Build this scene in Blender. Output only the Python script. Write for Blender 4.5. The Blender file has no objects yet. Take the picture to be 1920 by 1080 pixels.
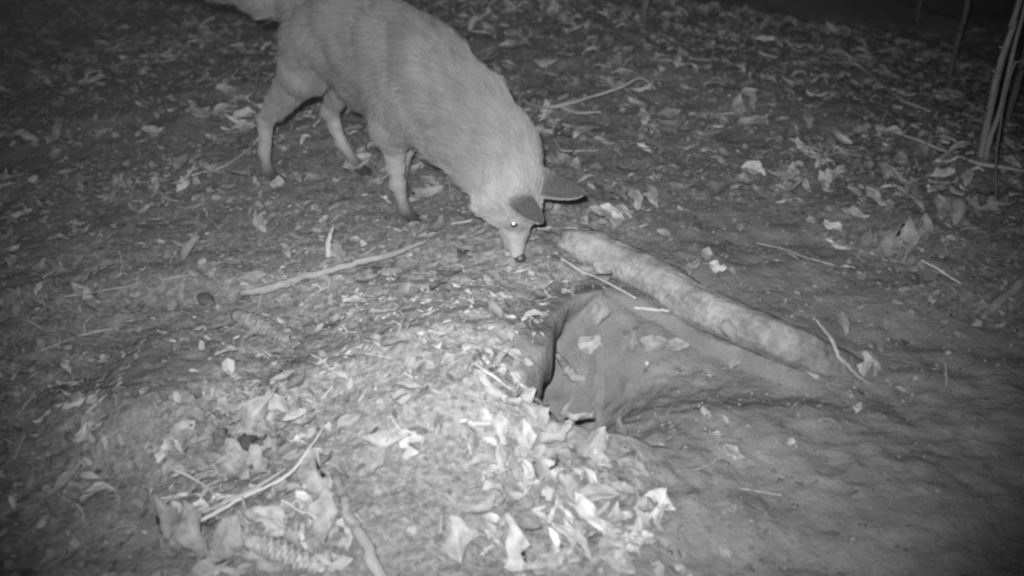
import bpy, math, random
import numpy as np
from mathutils import Vector, Matrix
R = math.radians
random.seed(7); rng = np.random.default_rng(7)
sc = bpy.context.scene
COL = sc.collection

# ------------------------------------------------------------------ camera
CAM_H, PITCH, FPX = 0.95, R(33.0), 1850.0
cam_d = bpy.data.cameras.new('camera'); cam = bpy.data.objects.new('camera', cam_d); COL.objects.link(cam)
cam.location = (0, 0, CAM_H); cam.rotation_euler = (R(90) - PITCH, 0, 0)
cam_d.sensor_width = 36.0; cam_d.lens = 36.0 * FPX / 1920.0
cam_d.clip_start = 0.02; cam_d.clip_end = 500
cam_d.dof.use_dof = True; cam_d.dof.focus_distance = 1.72; cam_d.dof.aperture_fstop = 3.2
sc.camera = cam
# ------------------------------------------------------------------ night sky, the camera trap's infrared lamp, exposure
w = bpy.data.worlds.new('World'); sc.world = w; w.use_nodes = True
nt = w.node_tree; nt.nodes.clear()
sky = nt.nodes.new('ShaderNodeTexSky'); sky.sky_type = 'NISHITA'; sky.sun_disc = False
sky.sun_elevation = R(-4); sky.sun_rotation = R(200)
bw = nt.nodes.new('ShaderNodeRGBToBW'); bg = nt.nodes.new('ShaderNodeBackground'); wo = nt.nodes.new('ShaderNodeOutputWorld')
nt.links.new(sky.outputs[0], bw.inputs[0]); nt.links.new(bw.outputs[0], bg.inputs[0]); nt.links.new(bg.outputs[0], wo.inputs[0])
bg.inputs[1].default_value = 0.25
ld = bpy.data.lights.new('infrared_lamp', 'SPOT'); lamp = bpy.data.objects.new('infrared_lamp', ld); COL.objects.link(lamp)
ld.energy = 268; ld.spot_size = R(69); ld.spot_blend = 1.0; ld.shadow_soft_size = 0.012
lamp.location = (-0.035, 0.0, CAM_H + 0.06)
LAMP_AIM = Vector((0.0, 1.68, 0.0))
lamp.rotation_euler = (LAMP_AIM - lamp.location).to_track_quat('-Z', 'Y').to_euler()
sc.view_settings.view_transform = 'Standard'; sc.view_settings.look = 'None'
sc.view_settings.exposure = 0.0; sc.view_settings.gamma = 1.0
sc.render.engine = 'CYCLES'; sc.cycles.filter_width = 2.4; sc.cycles.use_denoising = True
sc.cycles.max_bounces = 4; sc.cycles.diffuse_bounces = 2

# ------------------------------------------------------------------ helpers
VF = np.array([0, math.cos(PITCH), -math.sin(PITCH)]); VU = np.array([0, math.sin(PITCH), math.cos(PITCH)])
VR = np.array([1.0, 0, 0]); VC = np.array([0, 0, CAM_H])
def un(u, v, z=0.0):
    d = VF + (u - 960) / FPX * VR + (540 - v) / FPX * VU
    return VC + (z - CAM_H) / d[2] * d
def proj(P):
    q = np.asarray(P, float) - VC; dep = q @ VF
    return 960 + FPX * (q @ VR) / dep, 540 - FPX * (q @ VU) / dep, dep

def hash2(ix, iy, s):
    n = (ix * 374761393 + iy * 668265263 + s * 974634211) & 0xffffffff
    n = ((n ^ (n >> 13)) * 1274126177) & 0xffffffff
    return ((n ^ (n >> 16)) & 0xffff) / 65535.0
def vnoise(x, y, s=0):
    x = np.asarray(x, float); y = np.asarray(y, float)
    ix = np.floor(x).astype(np.int64); iy = np.floor(y).astype(np.int64); fx = x - ix; fy = y - iy
    fx = fx * fx * (3 - 2 * fx); fy = fy * fy * (3 - 2 * fy)
    a = hash2(ix, iy, s); b = hash2(ix + 1, iy, s); c = hash2(ix, iy + 1, s); d = hash2(ix + 1, iy + 1, s)
    return (a + (b - a) * fx) * (1 - fy) + (c + (d - c) * fx) * fy
def fbm(x, y, s=0, o=4):
    t = 0; a = 0.5
    for k in range(o):
        t = t + a * (vnoise(x, y, s + k) - 0.5); x = x * 2.03 + 7.1; y = y * 2.03 + 3.3; a *= 0.5
    return t
def sstep(a, b, x):
    t = np.clip((x - a) / (b - a), 0, 1); return t * t * (3 - 2 * t)

def poly_dist(x, y, pts, wts):
    """distance to a polyline and the weight carried along it"""
    best = np.full(np.shape(x), 1e9); num = np.zeros(np.shape(x)); den = np.zeros(np.shape(x))
    for (a, b, wa, wb) in zip(pts[:-1], pts[1:], wts[:-1], wts[1:]):
        dx, dy = b[0] - a[0], b[1] - a[1]
        t = np.clip(((x - a[0]) * dx + (y - a[1]) * dy) / (dx * dx + dy * dy), 0, 1)
        d = np.hypot(x - a[0] - t * dx, y - a[1] - t * dy); m = d < best
        best = np.where(m, d, best); k = 1 / (d + 2e-3) ** 7; num = num + k * (wa + (wb - wa) * t); den = den + k
    return best, num / den
def inside(x, y, poly):
    r = np.zeros(np.shape(x), bool); n = len(poly)
    for i in range(n):
        (x0, y0), (x1, y1) = poly[i], poly[(i + 1) % n]
        c = ((y0 > y) != (y1 > y)) & (x < (x1 - x0) * (y - y0) / ((y1 - y0) + 1e-12) + x0)
        r ^= c
    return r
W2 = lambda u, v, z=0.0: tuple(un(u, v, z)[:2])
LIP = [W2(1135, 556, .01), W2(1066, 566, .03), W2(1040, 592, .045), W2(1034, 640, .055), W2(1010, 682, .06), W2(978, 720, .06), W2(998, 752, .05),
       W2(1045, 790, .035), W2(1100, 806, .02), W2(1170, 826, 0), W2(1290, 850, 0)]
LIPW = [0, 0.45, 0.8, 1, 1, 1, 1, 0.85, 0.6, 0.3, 0]
PIT = LIP + [W2(1400, 1300), W2(2300, 1300), W2(2000, 640), W2(1750, 600), W2(1500, 560), W2(1250, 540)]
LEDGE = [W2(1130, 560), W2(1190, 578), W2(1260, 600), W2(1310, 620), W2(1375, 642), W2(1470, 680), W2(1580, 730)]
LEDGEW = [0.2, 0.8, 1, 1, 1, 0.6, 0]
LPOLY = LEDGE + [W2(1580, 1000), W2(1130, 900)]
SOIL = [W2(*q) for q in [(1045, 575), (1130, 545), (1200, 585), (1380, 655), (1560, 735), (1700, 690), (1960, 640), (2000, 1150), (1290, 1150), (1220, 1010), (1180, 870), (1100, 806), (1000, 750), (990, 716)]]
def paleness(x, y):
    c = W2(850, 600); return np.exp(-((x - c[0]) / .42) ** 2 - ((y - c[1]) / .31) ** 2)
HOLLOW = [W2(*q) for q in [(210, 640), (430, 655), (425, 715), (320, 770), (285, 880), (345, 1090), (180, 1090), (235, 860)]]
SLOPE = [W2(*q) for q in [(1130, 455), (1210, 385), (1420, 360), (1560, 430), (1720, 540), (1960, 600), (1960, 720), (1560, 735), (1380, 640)]]
def terrain(x, y):
    x = np.asarray(x, float); y = np.asarray(y, float)
    near = np.exp(-((x * x) + (y - 1.8) ** 2) / 12.0)
    z = 0.16 * fbm(x * 0.5 + 3, y * 0.5, 11, 3) * (1 - near)
    fox_flat = np.exp(-(((x + 0.35) / 0.45) ** 2 + ((y - 1.85) / 0.28) ** 2))
    z = z + (0.085 * fbm(x * 2.4, y * 2.4, 21, 3) + 0.030 * fbm(x * 9, y * 9, 31, 3)) * (1 - 0.75 * fox_flat)
    sd_ = np.where(inside(x, y, SOIL), sstep(0, .06, poly_dist(x, y, SOIL + SOIL[:1], [1] * (len(SOIL) + 1))[0]), 0.0)
    z = z + 0.012 * fbm(x * 34, y * 34, 41, 2) * (1 - .75 * sd_)
    cx, cy = W2(880, 705)
    z = z + 0.070 * np.exp(-(((x - cx) / 0.23) ** 2 + ((y - cy) / 0.22) ** 2))
    for (bu, bv, bh, br_) in ((330, 700, .035, .10), (250, 800, .035, .09), (860, 860, .025, .10), (560, 730, .02, .08), (130, 760, .02, .07)):
        bx_, by_ = W2(bu, bv); z = z + bh * np.exp(-(((x - bx_) / br_) ** 2 + ((y - by_) / br_) ** 2))
    # the ground falls away towards both far corners
    z = z - 0.34 * sstep(0, 1.8, (x - 0.75) * 0.75 + (y - 2.10) * 0.65) - 0.26 * sstep(0, 1.9, (-x - 0.75) * 0.7 + (y - 2.1) * 0.7)
    d, ww = poly_dist(x, y, LIP, LIPW)
    z = z - 0.6 * 0.030 * fbm(x * 9, y * 9, 31, 3) * np.where(inside(x, y, SOIL), 1.0, 0.0) * sstep(0, .08, poly_dist(x, y, SOIL + SOIL[:1], [1] * (len(SOIL) + 1))[0])
    ins = inside(x, y, PIT)
    clo = PIT[len(LIP):]; fade = sstep(0, .25, poly_dist(x, y, clo, [1] * len(clo))[0]) * sstep(0, .16, poly_dist(x, y, PIT[len(LIP) - 1:len(LIP) + 1], [1, 1])[0])
    wob_ = 0.010 * (fbm(x * 26, y * 26, 91, 2))
    z = z - np.where(ins, fade * ww * sstep(0.0, 0.016, d + wob_) * (0.10 * np.exp(-(d / 0.10) ** 2) + 0.11 * np.exp(-(d / 0.30) ** 2)), 0)
    dso, _ = poly_dist(x, y, SOIL + SOIL[:1], [1] * (len(SOIL) + 1)); so = np.where(inside(x, y, SOIL), sstep(0, .06, dso), 0)
    z = z + so * (0.030 * fbm(x * 9, y * 9, 51, 2) + 0.012 * fbm(x * 52, y * 52, 57, 2) + 0.008 * np.maximum(0, fbm(x * 42, y * 42, 55, 2)) * 2)
    d2, w2 = poly_dist(x, y, LEDGE, LEDGEW)
    z = z - np.where(inside(x, y, LPOLY), 0.022 * w2 * sstep(0, 0.012, d2) * np.exp(-(d2 / 0.15) ** 2), 0)
    return z
def axis(lo, hi, step, far):
    a = list(np.arange(lo, hi, step)); s = step; q = a[-1]; up = []
    while q < far: s *= 1.22; q += s; up.append(q)
    s = step; q = a[0]; dn = []
    while q > -far: s *= 1.22; q -= s; dn.append(q)
    return np.array(dn[::-1] + a + up)
gx = axis(-2.1, 2.1, 0.010, 45.0); gy = axis(0.75, 3.9, 0.010, 45.0)
gx = np.sort(np.concatenate([gx[(gx < -0.06) | (gx > 0.36)], np.arange(-0.058, 0.358, 0.004)])); gy = np.sort(np.concatenate([gy[(gy < 0.98) | (gy > 1.66)], np.arange(0.982, 1.658, 0.004)]))
X, Y = np.meshgrid(gx, gy, indexing='ij'); Z = terrain(X, Y)
def tgrid(x, y):
    """height of the ground sheet, read back from its own vertices"""
    x = np.asarray(x, float); y = np.asarray(y, float)
    i = np.clip(np.searchsorted(gx, x) - 1, 0, len(gx) - 2); j = np.clip(np.searchsorted(gy, y) - 1, 0, len(gy) - 2)
    a = (x - gx[i]) / (gx[i + 1] - gx[i]); b = (y - gy[j]) / (gy[j + 1] - gy[j])
    return (Z[i, j] * (1 - a) + Z[i + 1, j] * a) * (1 - b) + (Z[i, j + 1] * (1 - a) + Z[i + 1, j + 1] * a) * b
def tz(x, y): return float(tgrid(x, y))
def G(u, v):
    """the point of the ground seen along a line of sight"""
    d = VF + (u - 960) / FPX * VR + (540 - v) / FPX * VU
    t = np.linspace(0.8, 7.0, 1500); P = VC[None] + t[:, None] * d[None]
    below = P[:, 2] < tgrid(P[:, 0], P[:, 1])
    k = int(np.argmax(below)) if below.any() else len(t) - 1
    return P[k]
def gnorm(x, y, e=0.02):
    n = Vector((-(tz(x + e, y) - tz(x - e, y)) / (2 * e), -(tz(x, y + e) - tz(x, y - e)) / (2 * e), 1)); return n.normalized()

LAST = [None]
def mesh(name, V, Fc, mat=None, smooth=True, attrs=None):
    if attrs is None and LAST[0] is not None and len(LAST[0]) == len(V): attrs = {'lco': LAST[0]}
    m = bpy.data.meshes.new(name)
    m.from_pydata([tuple(map(float, p)) for p in V], [], [tuple(map(int, q)) for q in Fc])
    if attrs:
        for k, a in attrs.items():
            a = np.asarray(a, np.float32)
            if a.ndim == 1:
                at = m.attributes.new(k, 'FLOAT', 'POINT'); at.data.foreach_set('value', a)
            else:
                at = m.attributes.new(k, 'FLOAT_VECTOR', 'POINT'); at.data.foreach_set('vector', a.ravel())
    if smooth: m.polygons.foreach_set('use_smooth', [True] * len(m.polygons))
    if mat: m.materials.append(mat)
    m.update(); return m
def fast_mesh(name, V, quads, mat, attrs=None, smooth=True):
    m = bpy.data.meshes.new(name); V = np.asarray(V, np.float32); quads = np.asarray(quads, np.int32); k = quads.shape[1]
    m.vertices.add(len(V)); m.vertices.foreach_set('co', V.ravel())
    m.loops.add(quads.size); m.loops.foreach_set('vertex_index', quads.ravel())
    m.polygons.add(len(quads)); m.polygons.foreach_set('loop_start', np.arange(0, quads.size, k, dtype=np.int32))
    m.polygons.foreach_set('loop_total', np.full(len(quads), k, np.int32))
    m.polygons.foreach_set('use_smooth', np.full(len(quads), smooth))
    for kk, a in (attrs or {}).items():
        a = np.asarray(a, np.float32)
        if a.ndim == 1:
            at = m.attributes.new(kk, 'FLOAT', 'POINT'); at.data.foreach_set('value', a)
        else:
            at = m.attributes.new(kk, 'FLOAT_VECTOR', 'POINT'); at.data.foreach_set('vector', a.ravel())
    m.materials.append(mat); m.update(calc_edges=True); return m
def link(name, me, parent=None, loc=(0, 0, 0)):
    o = bpy.data.objects.new(name, me); COL.objects.link(o); o.location = loc
    if parent: o.parent = parent
    return o
def tag(o, label=None, cat=None, group=None, kind=None):
    if label: o['label'] = label
    if cat: o['category'] = cat
    if group: o['group'] = group
    if kind: o['kind'] = kind
    return o

# ------------------------------------------------------------------ materials (a monochrome night: every colour is a grey)
def new_mat(name):
    m = bpy.data.materials.new(name); m.use_nodes = True; n = m.node_tree
    b = n.nodes['Principled BSDF']; return m, n, b
def N(n, t, **kw):
    x = n.nodes.new(t)
    for k, v in kw.items(): setattr(x, k, v)
    return x
def grey_ramp(n, src, stops):
    r = N(n, 'ShaderNodeValToRGB'); e = r.color_ramp.elements
    while len(e) < len(stops): e.new(0.5)
    for el, (p, c) in zip(e, stops): el.position = p; el.color = (c, c, c, 1)
    n.links.new(src, r.inputs[0]); return r.outputs[0]
def math_node(n, op, a, b=None):
    x = N(n, 'ShaderNodeMath', operation=op)
    for i, q in enumerate((a, b)):
        if q is None: continue
        if isinstance(q, (int, float)): x.inputs[i].default_value = q
        else: n.links.new(q, x.inputs[i])
    return x.outputs[0]
def bump(n, b, h, strength, dist):
    bp = N(n, 'ShaderNodeBump'); bp.inputs['Strength'].default_value = strength; bp.inputs['Distance'].default_value = dist
    n.links.new(h, bp.inputs['Height']); n.links.new(bp.outputs[0], b.inputs['Normal'])
def noise(n, scale, detail=4, rough=0.6, coord=None):
    x = N(n, 'ShaderNodeTexNoise'); x.inputs['Scale'].default_value = scale; x.inputs['Detail'].default_value = detail; x.inputs['Roughness'].default_value = rough
    if coord is not None: n.links.new(coord, x.inputs['Vector'])
    return x.outputs['Fac']

def ground_material():
    m, n, b = new_mat('forest_soil')
    tc = N(n, 'ShaderNodeTexCoord').outputs['Object']
    at = N(n, 'ShaderNodeAttribute', attribute_name='cover')            # 0 bare dug soil, 1 litter-covered humus
    fine = noise(n, 95, 5, 0.7, tc); mid = noise(n, 14, 4, 0.6, tc); crumb = noise(n, 260, 2, 0.5, tc)
    litter = grey_ramp(n, fine, [(0.28, 0.11), (0.45, 0.20), (0.57, 0.28), (0.74, 0.40)])
    soil = grey_ramp(n, mid, [(0.25, 0.115), (0.5, 0.148), (0.75, 0.19)])
    sp = grey_ramp(n, crumb, [(0.0, 0.86), (0.55, 0.95), (0.72, 1.15), (0.78, 1.3)])
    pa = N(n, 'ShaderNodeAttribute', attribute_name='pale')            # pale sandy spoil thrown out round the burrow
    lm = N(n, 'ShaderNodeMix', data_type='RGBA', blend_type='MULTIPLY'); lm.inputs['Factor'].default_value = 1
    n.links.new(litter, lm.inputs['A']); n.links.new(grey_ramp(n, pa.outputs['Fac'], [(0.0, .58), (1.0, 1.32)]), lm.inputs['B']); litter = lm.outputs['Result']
    mx = N(n, 'ShaderNodeMix', data_type='RGBA'); n.links.new(at.outputs['Fac'], mx.inputs['Factor'])
    n.links.new(soil, mx.inputs['A']); n.links.new(litter, mx.inputs['B'])
    mm = N(n, 'ShaderNodeMix', data_type='RGBA', blend_type='MULTIPLY'); mm.inputs['Factor'].default_value = 1
    n.links.new(mx.outputs['Result'], mm.inputs['A']); n.links.new(sp, mm.inputs['B'])
    n.links.new(mm.outputs['Result'], b.inputs['Base Color'])
    b.inputs['Roughness'].default_value = 0.95; b.inputs['Specular IOR Level'].default_value = 0.1
    hgt = math_node(n, 'ADD', math_node(n, 'ADD', fine, math_node(n, 'MULTIPLY', noise(n, 38, 3, .6, tc), 1.4)), math_node(n, 'MULTIPLY', crumb, 0.35))
    bump(n, b, hgt, 0.55, 0.008); return m
def leaf_material():
    m, n, b = new_mat('dead_leaf')
    at = N(n, 'ShaderNodeAttribute', attribute_name='luv')
    sp = N(n, 'ShaderNodeSeparateXYZ'); n.links.new(at.outputs['Vector'], sp.inputs[0])
    u, v, s = sp.outputs
    av = math_node(n, 'ABSOLUTE', v)
    ph = math_node(n, 'SUBTRACT', math_node(n, 'MULTIPLY', u, 52.0), math_node(n, 'MULTIPLY', av, 24.0))
    vein = math_node(n, 'POWER', math_node(n, 'ABSOLUTE', math_node(n, 'SINE', ph)), 0.35)     # narrow dips at side veins
    mid = math_node(n, 'MINIMUM', math_node(n, 'MULTIPLY', av, 16.0), 1.0)
    tc = N(n, 'ShaderNodeTexCoord').outputs['Object']
    bl = grey_ramp(n, noise(n, 60, 4, 0.6, tc), [(0.30, 0.45), (0.5, 0.92), (0.70, 1.18)])
    val = math_node(n, 'MULTIPLY', s, bl)
    val = math_node(n, 'MULTIPLY', val, math_node(n, 'ADD', math_node(n, 'MULTIPLY', math_node(n, 'MULTIPLY', vein, mid), -0.30), 1.18))
    n.links.new(val, b.inputs['Base Color'])
    b.inputs['Roughness'].default_value = 0.62; b.inputs['Specular IOR Level'].default_value = 0.3
    bump(n, b, math_node(n, 'MULTIPLY', vein, mid), 0.5, 0.0012); return m
def wood_material(name, lo, hi, scale=24, stretch=6.0, bstr=0.4, shade_attr=None, mottled=False):
    m, n, b = new_mat(name)
    tc = N(n, 'ShaderNodeTexCoord').outputs['Object'] if mottled else N(n, 'ShaderNodeAttribute', attribute_name='lco').outputs['Vector']
    a = noise(n, scale, 5, 0.65, tc); a2 = noise(n, scale * 4.5, 4, 0.7, tc)
    c = grey_ramp(n, math_node(n, 'ADD', math_node(n, 'MULTIPLY', a, 0.62), math_node(n, 'MULTIPLY', a2, 0.38)), [(0.30, lo), (0.5, (lo + hi) / 2), (0.70, hi)])
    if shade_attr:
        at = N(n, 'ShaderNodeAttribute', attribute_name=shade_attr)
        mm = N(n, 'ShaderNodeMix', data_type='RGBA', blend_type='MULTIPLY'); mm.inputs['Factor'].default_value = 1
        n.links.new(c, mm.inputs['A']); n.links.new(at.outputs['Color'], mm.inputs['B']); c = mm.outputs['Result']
    n.links.new(c, b.inputs['Base Color']); b.inputs['Roughness'].default_value = 0.85; b.inputs['Specular IOR Level'].default_value = 0.2
    bump(n, b, a2, bstr, 0.004); return m
def plain(name, val, rough=0.6, spec=0.3):
    m, n, b = new_mat(name)
    tc = N(n, 'ShaderNodeTexCoord').outputs['Object']
    c = grey_ramp(n, noise(n, 120, 3, 0.6, tc), [(0.3, val * 0.75), (0.7, min(1, val * 1.2))])
    n.links.new(c, b.inputs['Base Color']); b.inputs['Roughness'].default_value = rough; b.inputs['Specular IOR Level'].default_value = spec; return m
def shade_material(name, rough=0.7, spec=0.2, nsc=0, amp=0.3):
    m, n, b = new_mat(name)
    at = N(n, 'ShaderNodeAttribute', attribute_name='shade'); c = at.outputs['Fac']
    if nsc:
        tc = N(n, 'ShaderNodeTexCoord').outputs['Object']
        c = math_node(n, 'MULTIPLY', c, grey_ramp(n, noise(n, nsc, 3, 0.6, tc), [(0.3, 1 - amp), (0.7, 1 + amp)]))
    n.links.new(c, b.inputs['Base Color']); b.inputs['Roughness'].default_value = rough; b.inputs['Specular IOR Level'].default_value = spec; return m
M_GROUND = ground_material(); M_LEAF = leaf_material()
M_LOG = wood_material('pale_log_bark', 0.06, 0.38, 22, bstr=1.0, mottled=True, shade_attr='falloff_dirt')
M_STICK = wood_material('weathered_stick', 0.14, 0.36, 60, bstr=.8)
M_PALE = wood_material('peeled_twig', 0.22, 0.44, 60, bstr=0.5)
M_DARKW = wood_material('dark_damp_wood', 0.09, 0.22, 30)
M_BARK = wood_material('sapling_bark', 0.05, 0.13, 40, bstr=.8)
M_ROOT = wood_material('soil_covered_root', 0.15, 0.28, 60, bstr=.7)
M_BITS = shade_material('litter_crumbs', 0.9, 0.1)
M_CONE = plain('cone_scales', 0.25, .9, .1)
M_FURSKIN = shade_material('fox_coat', 0.9, 0.05, 70, 0.15)
M_FUR = shade_material('fox_fur', 0.6, 0.15)
M_EARBACK = plain('dark_ear_fur', 0.07, 0.9, 0.05); M_EARRIM = plain('pale_ear_fringe', 0.72, 0.9, 0.05)
M_NOSE = plain('moist_nose', 0.05, 0.4, 0.5); M_EYE = plain('dark_eye_rim', 0.04, 0.15, 0.8); M_SHINE = plain('painted_eyeshine', 0.95, 0.05, 1.0)
M_STONE = plain('dark_stone', 0.08, 0.7); M_FUNGUS = plain('black_mould', 0.04, 0.9)

# ------------------------------------------------------------------ the ground: one sheet, fine near the den and coarse far off
nx, ny = X.shape
ds, _ = poly_dist(X, Y, SOIL + SOIL[:1], [1] * (len(SOIL) + 1))
cover = np.where(inside(X, Y, SOIL), 0.0, sstep(0.0, 0.05, ds + 0.03 * fbm(X * 12, Y * 12, 5, 2)))
dsl, _ = poly_dist(X, Y, SLOPE + SLOPE[:1], [1] * (len(SLOPE) + 1))
cover = np.where(inside(X, Y, SLOPE), cover * (1 - 0.95 * sstep(0, .10, dsl + .05 * fbm(X * 9, Y * 9, 15, 2))), cover)
dho, _ = poly_dist(X, Y, HOLLOW + HOLLOW[:1], [1] * (len(HOLLOW) + 1)); cover = np.where(inside(X, Y, HOLLOW), cover * (1 - sstep(0, .05, dho + .02 * fbm(X * 14, Y * 14, 19, 2))), cover)
wall_ = inside(X, Y, PIT); dl, wl = poly_dist(X, Y, LIP, LIPW)
cover = np.where(wall_ & (dl < 0.5), np.minimum(cover, 0.1), cover)
e_ = .004; gdx = (poly_dist(X + e_, Y, LIP, LIPW)[0] - poly_dist(X - e_, Y, LIP, LIPW)[0]) / (2 * e_); gdy = (poly_dist(X, Y + e_, LIP, LIPW)[0] - poly_dist(X, Y - e_, LIP, LIPW)[0]) / (2 * e_)
under = np.where(wall_, 0.070 * wl * sstep(.004, .012, dl) * np.exp(-(dl / .035) ** 2), 0)
XU, YU = X - gdx * under, Y - gdy * under
idx = np.arange(nx * ny).reshape(nx, ny)
Q = np.stack([idx[:-1, :-1], idx[1:, :-1], idx[1:, 1:], idx[:-1, 1:]], -1).reshape(-1, 4)
gm = fast_mesh('ground', np.stack([XU, YU, Z], -1).reshape(-1, 3), Q, M_GROUND, {'cover': cover.ravel(), 'pale': paleness(X, Y).ravel()})
tag(link('ground', gm), kind='structure')

# ------------------------------------------------------------------ tubes: logs, sticks, twigs, roots, stems
def resample(pts, n):
    pts = [Vector(p) for p in pts]
    if len(pts) == 2: return [pts[0].lerp(pts[1], i / (n - 1)) for i in range(n)]
    out = []; L = len(pts) - 1
    for i in range(n):
        t = i / (n - 1) * L; k = min(int(t), L - 1); f = t - k
        p0 = pts[max(k - 1, 0)]; p1 = pts[k]; p2 = pts[k + 1]; p3 = pts[min(k + 2, L)]
        out.append(0.5 * ((2 * p1) + (p2 - p0) * f + (2 * p0 - 5 * p1 + 4 * p2 - p3) * f * f + (-p0 + 3 * p1 - 3 * p2 + p3) * f ** 3))
    return out
def tube(pts, rads, n=14, seg=8, rough=0.1, wob=0.0, seed=0, endcap=True):
    P = resample(pts, n); rr = np.interp(np.linspace(0, 1, n), np.linspace(0, 1, len(rads)), rads)
    rg = np.random.default_rng(seed)
    V = []; Fc = []; LC = []; run = 0.0
    up = Vector((0.13, 0.21, 1)).normalized()
    wa = np.convolve(rg.normal(size=n + 4), np.ones(5) / 5, 'valid'); wb = np.convolve(rg.normal(size=n + 4), np.ones(5) / 5, 'valid')
    env = np.sin(np.pi * np.linspace(0, 1, n)) ** .5
    for i in range(n):
        t = (P[min(i + 1, n - 1)] - P[max(i - 1, 0)]).normalized()
        a = t.cross(up)
        if a.length < 1e-3: a = t.cross(Vector((1, 0, 0)))
        a.normalize(); b = a.cross(t)
        off = (a * wa[i] + b * wb[i]) * wob * rr[i] * env[i]
        for k in range(seg):
            th = 2 * math.pi * k / seg
            r = rr[i] * (1 + rough * (float(vnoise(np.array(i * 0.30 + seed), np.array(abs(k - seg / 2) * 0.9), seed)) - 0.5))
            V.append(P[i] + off + (a * math.cos(th) + b * math.sin(th)) * r); LC.append((run * .28 + seed, r * math.cos(th), r * math.sin(th)))
        if i < n - 1: run += (P[i + 1] - P[i]).length
    for i in range(n - 1):
        for k in range(seg):
            Fc.append((i * seg + k, i * seg + (k + 1) % seg, (i + 1) * seg + (k + 1) % seg, (i + 1) * seg + k))
    if endcap:
        for e, s in ((0, -1), (n - 1, 1)):
            t = (P[min(e + 1, n - 1)] - P[max(e - 1, 0)]).normalized()
            c = len(V); V.append(P[e] + t * s * rr[e] * 0.35); LC.append((e * .1, 0, 0))
            for k in range(seg):
                q = (e * seg + k, e * seg + (k + 1) % seg); Fc.append((c, q[1], q[0]) if s < 0 else (c, q[0], q[1]))
    LAST[0] = LC
    return V, Fc
def ground_path(pix, lift):
    out = []
    for i, (u, v) in enumerate(pix):
        p = G(u, v); l = lift[i] if isinstance(lift, (list, tuple)) else lift
        q = VC + (p - VC) * (1 - l / (CAM_H - p[2])) if l else p
        out.append((q[0], q[1], q[2]))
    return out
def relloc(V):
    c = Vector(V[0]); return [Vector(p) - c for p in V], c
def stick(name, pix, rad_px, mat, label, cat='twig', lift=0.002, forks=(), n=16, seg=7, rough=0.25, wob=0.5, group=None):
    """a twig lying on the litter; forks become parts of it"""
    pts = ground_path(pix, lift)
    dep = np.mean([proj(p)[2] for p in pts]); k = dep / FPX
    seed = int(abs(pix[0][0] * 7 + pix[0][1] * 13)) % 9973
    V, Fc = tube(pts, [r * k * .74 for r in rad_px], n * 2, seg, .35, .6, seed)
    V, c = relloc(V)
    o = link(name, mesh(name, V, Fc, mat), None, c); tag(o, label, cat, group)
    for (fp, fr) in forks:
        q = ground_path(fp, lift)
        V, Fc = tube(q, [r * k for r in fr], max(6, n // 2), 6, rough, wob, seed + 5)
        link('side_twig', mesh('side_twig', [Vector(p) - c for p in V], Fc, mat), o)
    return o

# ------------------------------------------------------------------ the fox
FA = R(-33); FH = np.array([math.cos(FA), math.sin(FA), 0]); FL = np.array([-math.sin(FA), math.cos(FA), 0])
FO = un(758, 405) + 0.025 * FL
FO[2] = tz(FO[0], FO[1])
def nrm(v): v = np.asarray(v, float); return v / np.linalg.norm(v)
HC = np.array([0.294, -0.076, 0.162])                                  # centre of the skull
HM = nrm((0.17, -0.06, -0.98)); HE = np.array((0.98, -0.10, 0.15)); HE = nrm(HE - HM * (HE @ HM)); HL = np.cross(HE, HM)
HS = 1.12
def hd(a, b, c): return HC + HS * (HM * a + HE * b + HL * c)                    # head coordinates: towards the nose, crown, its left ear
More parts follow.
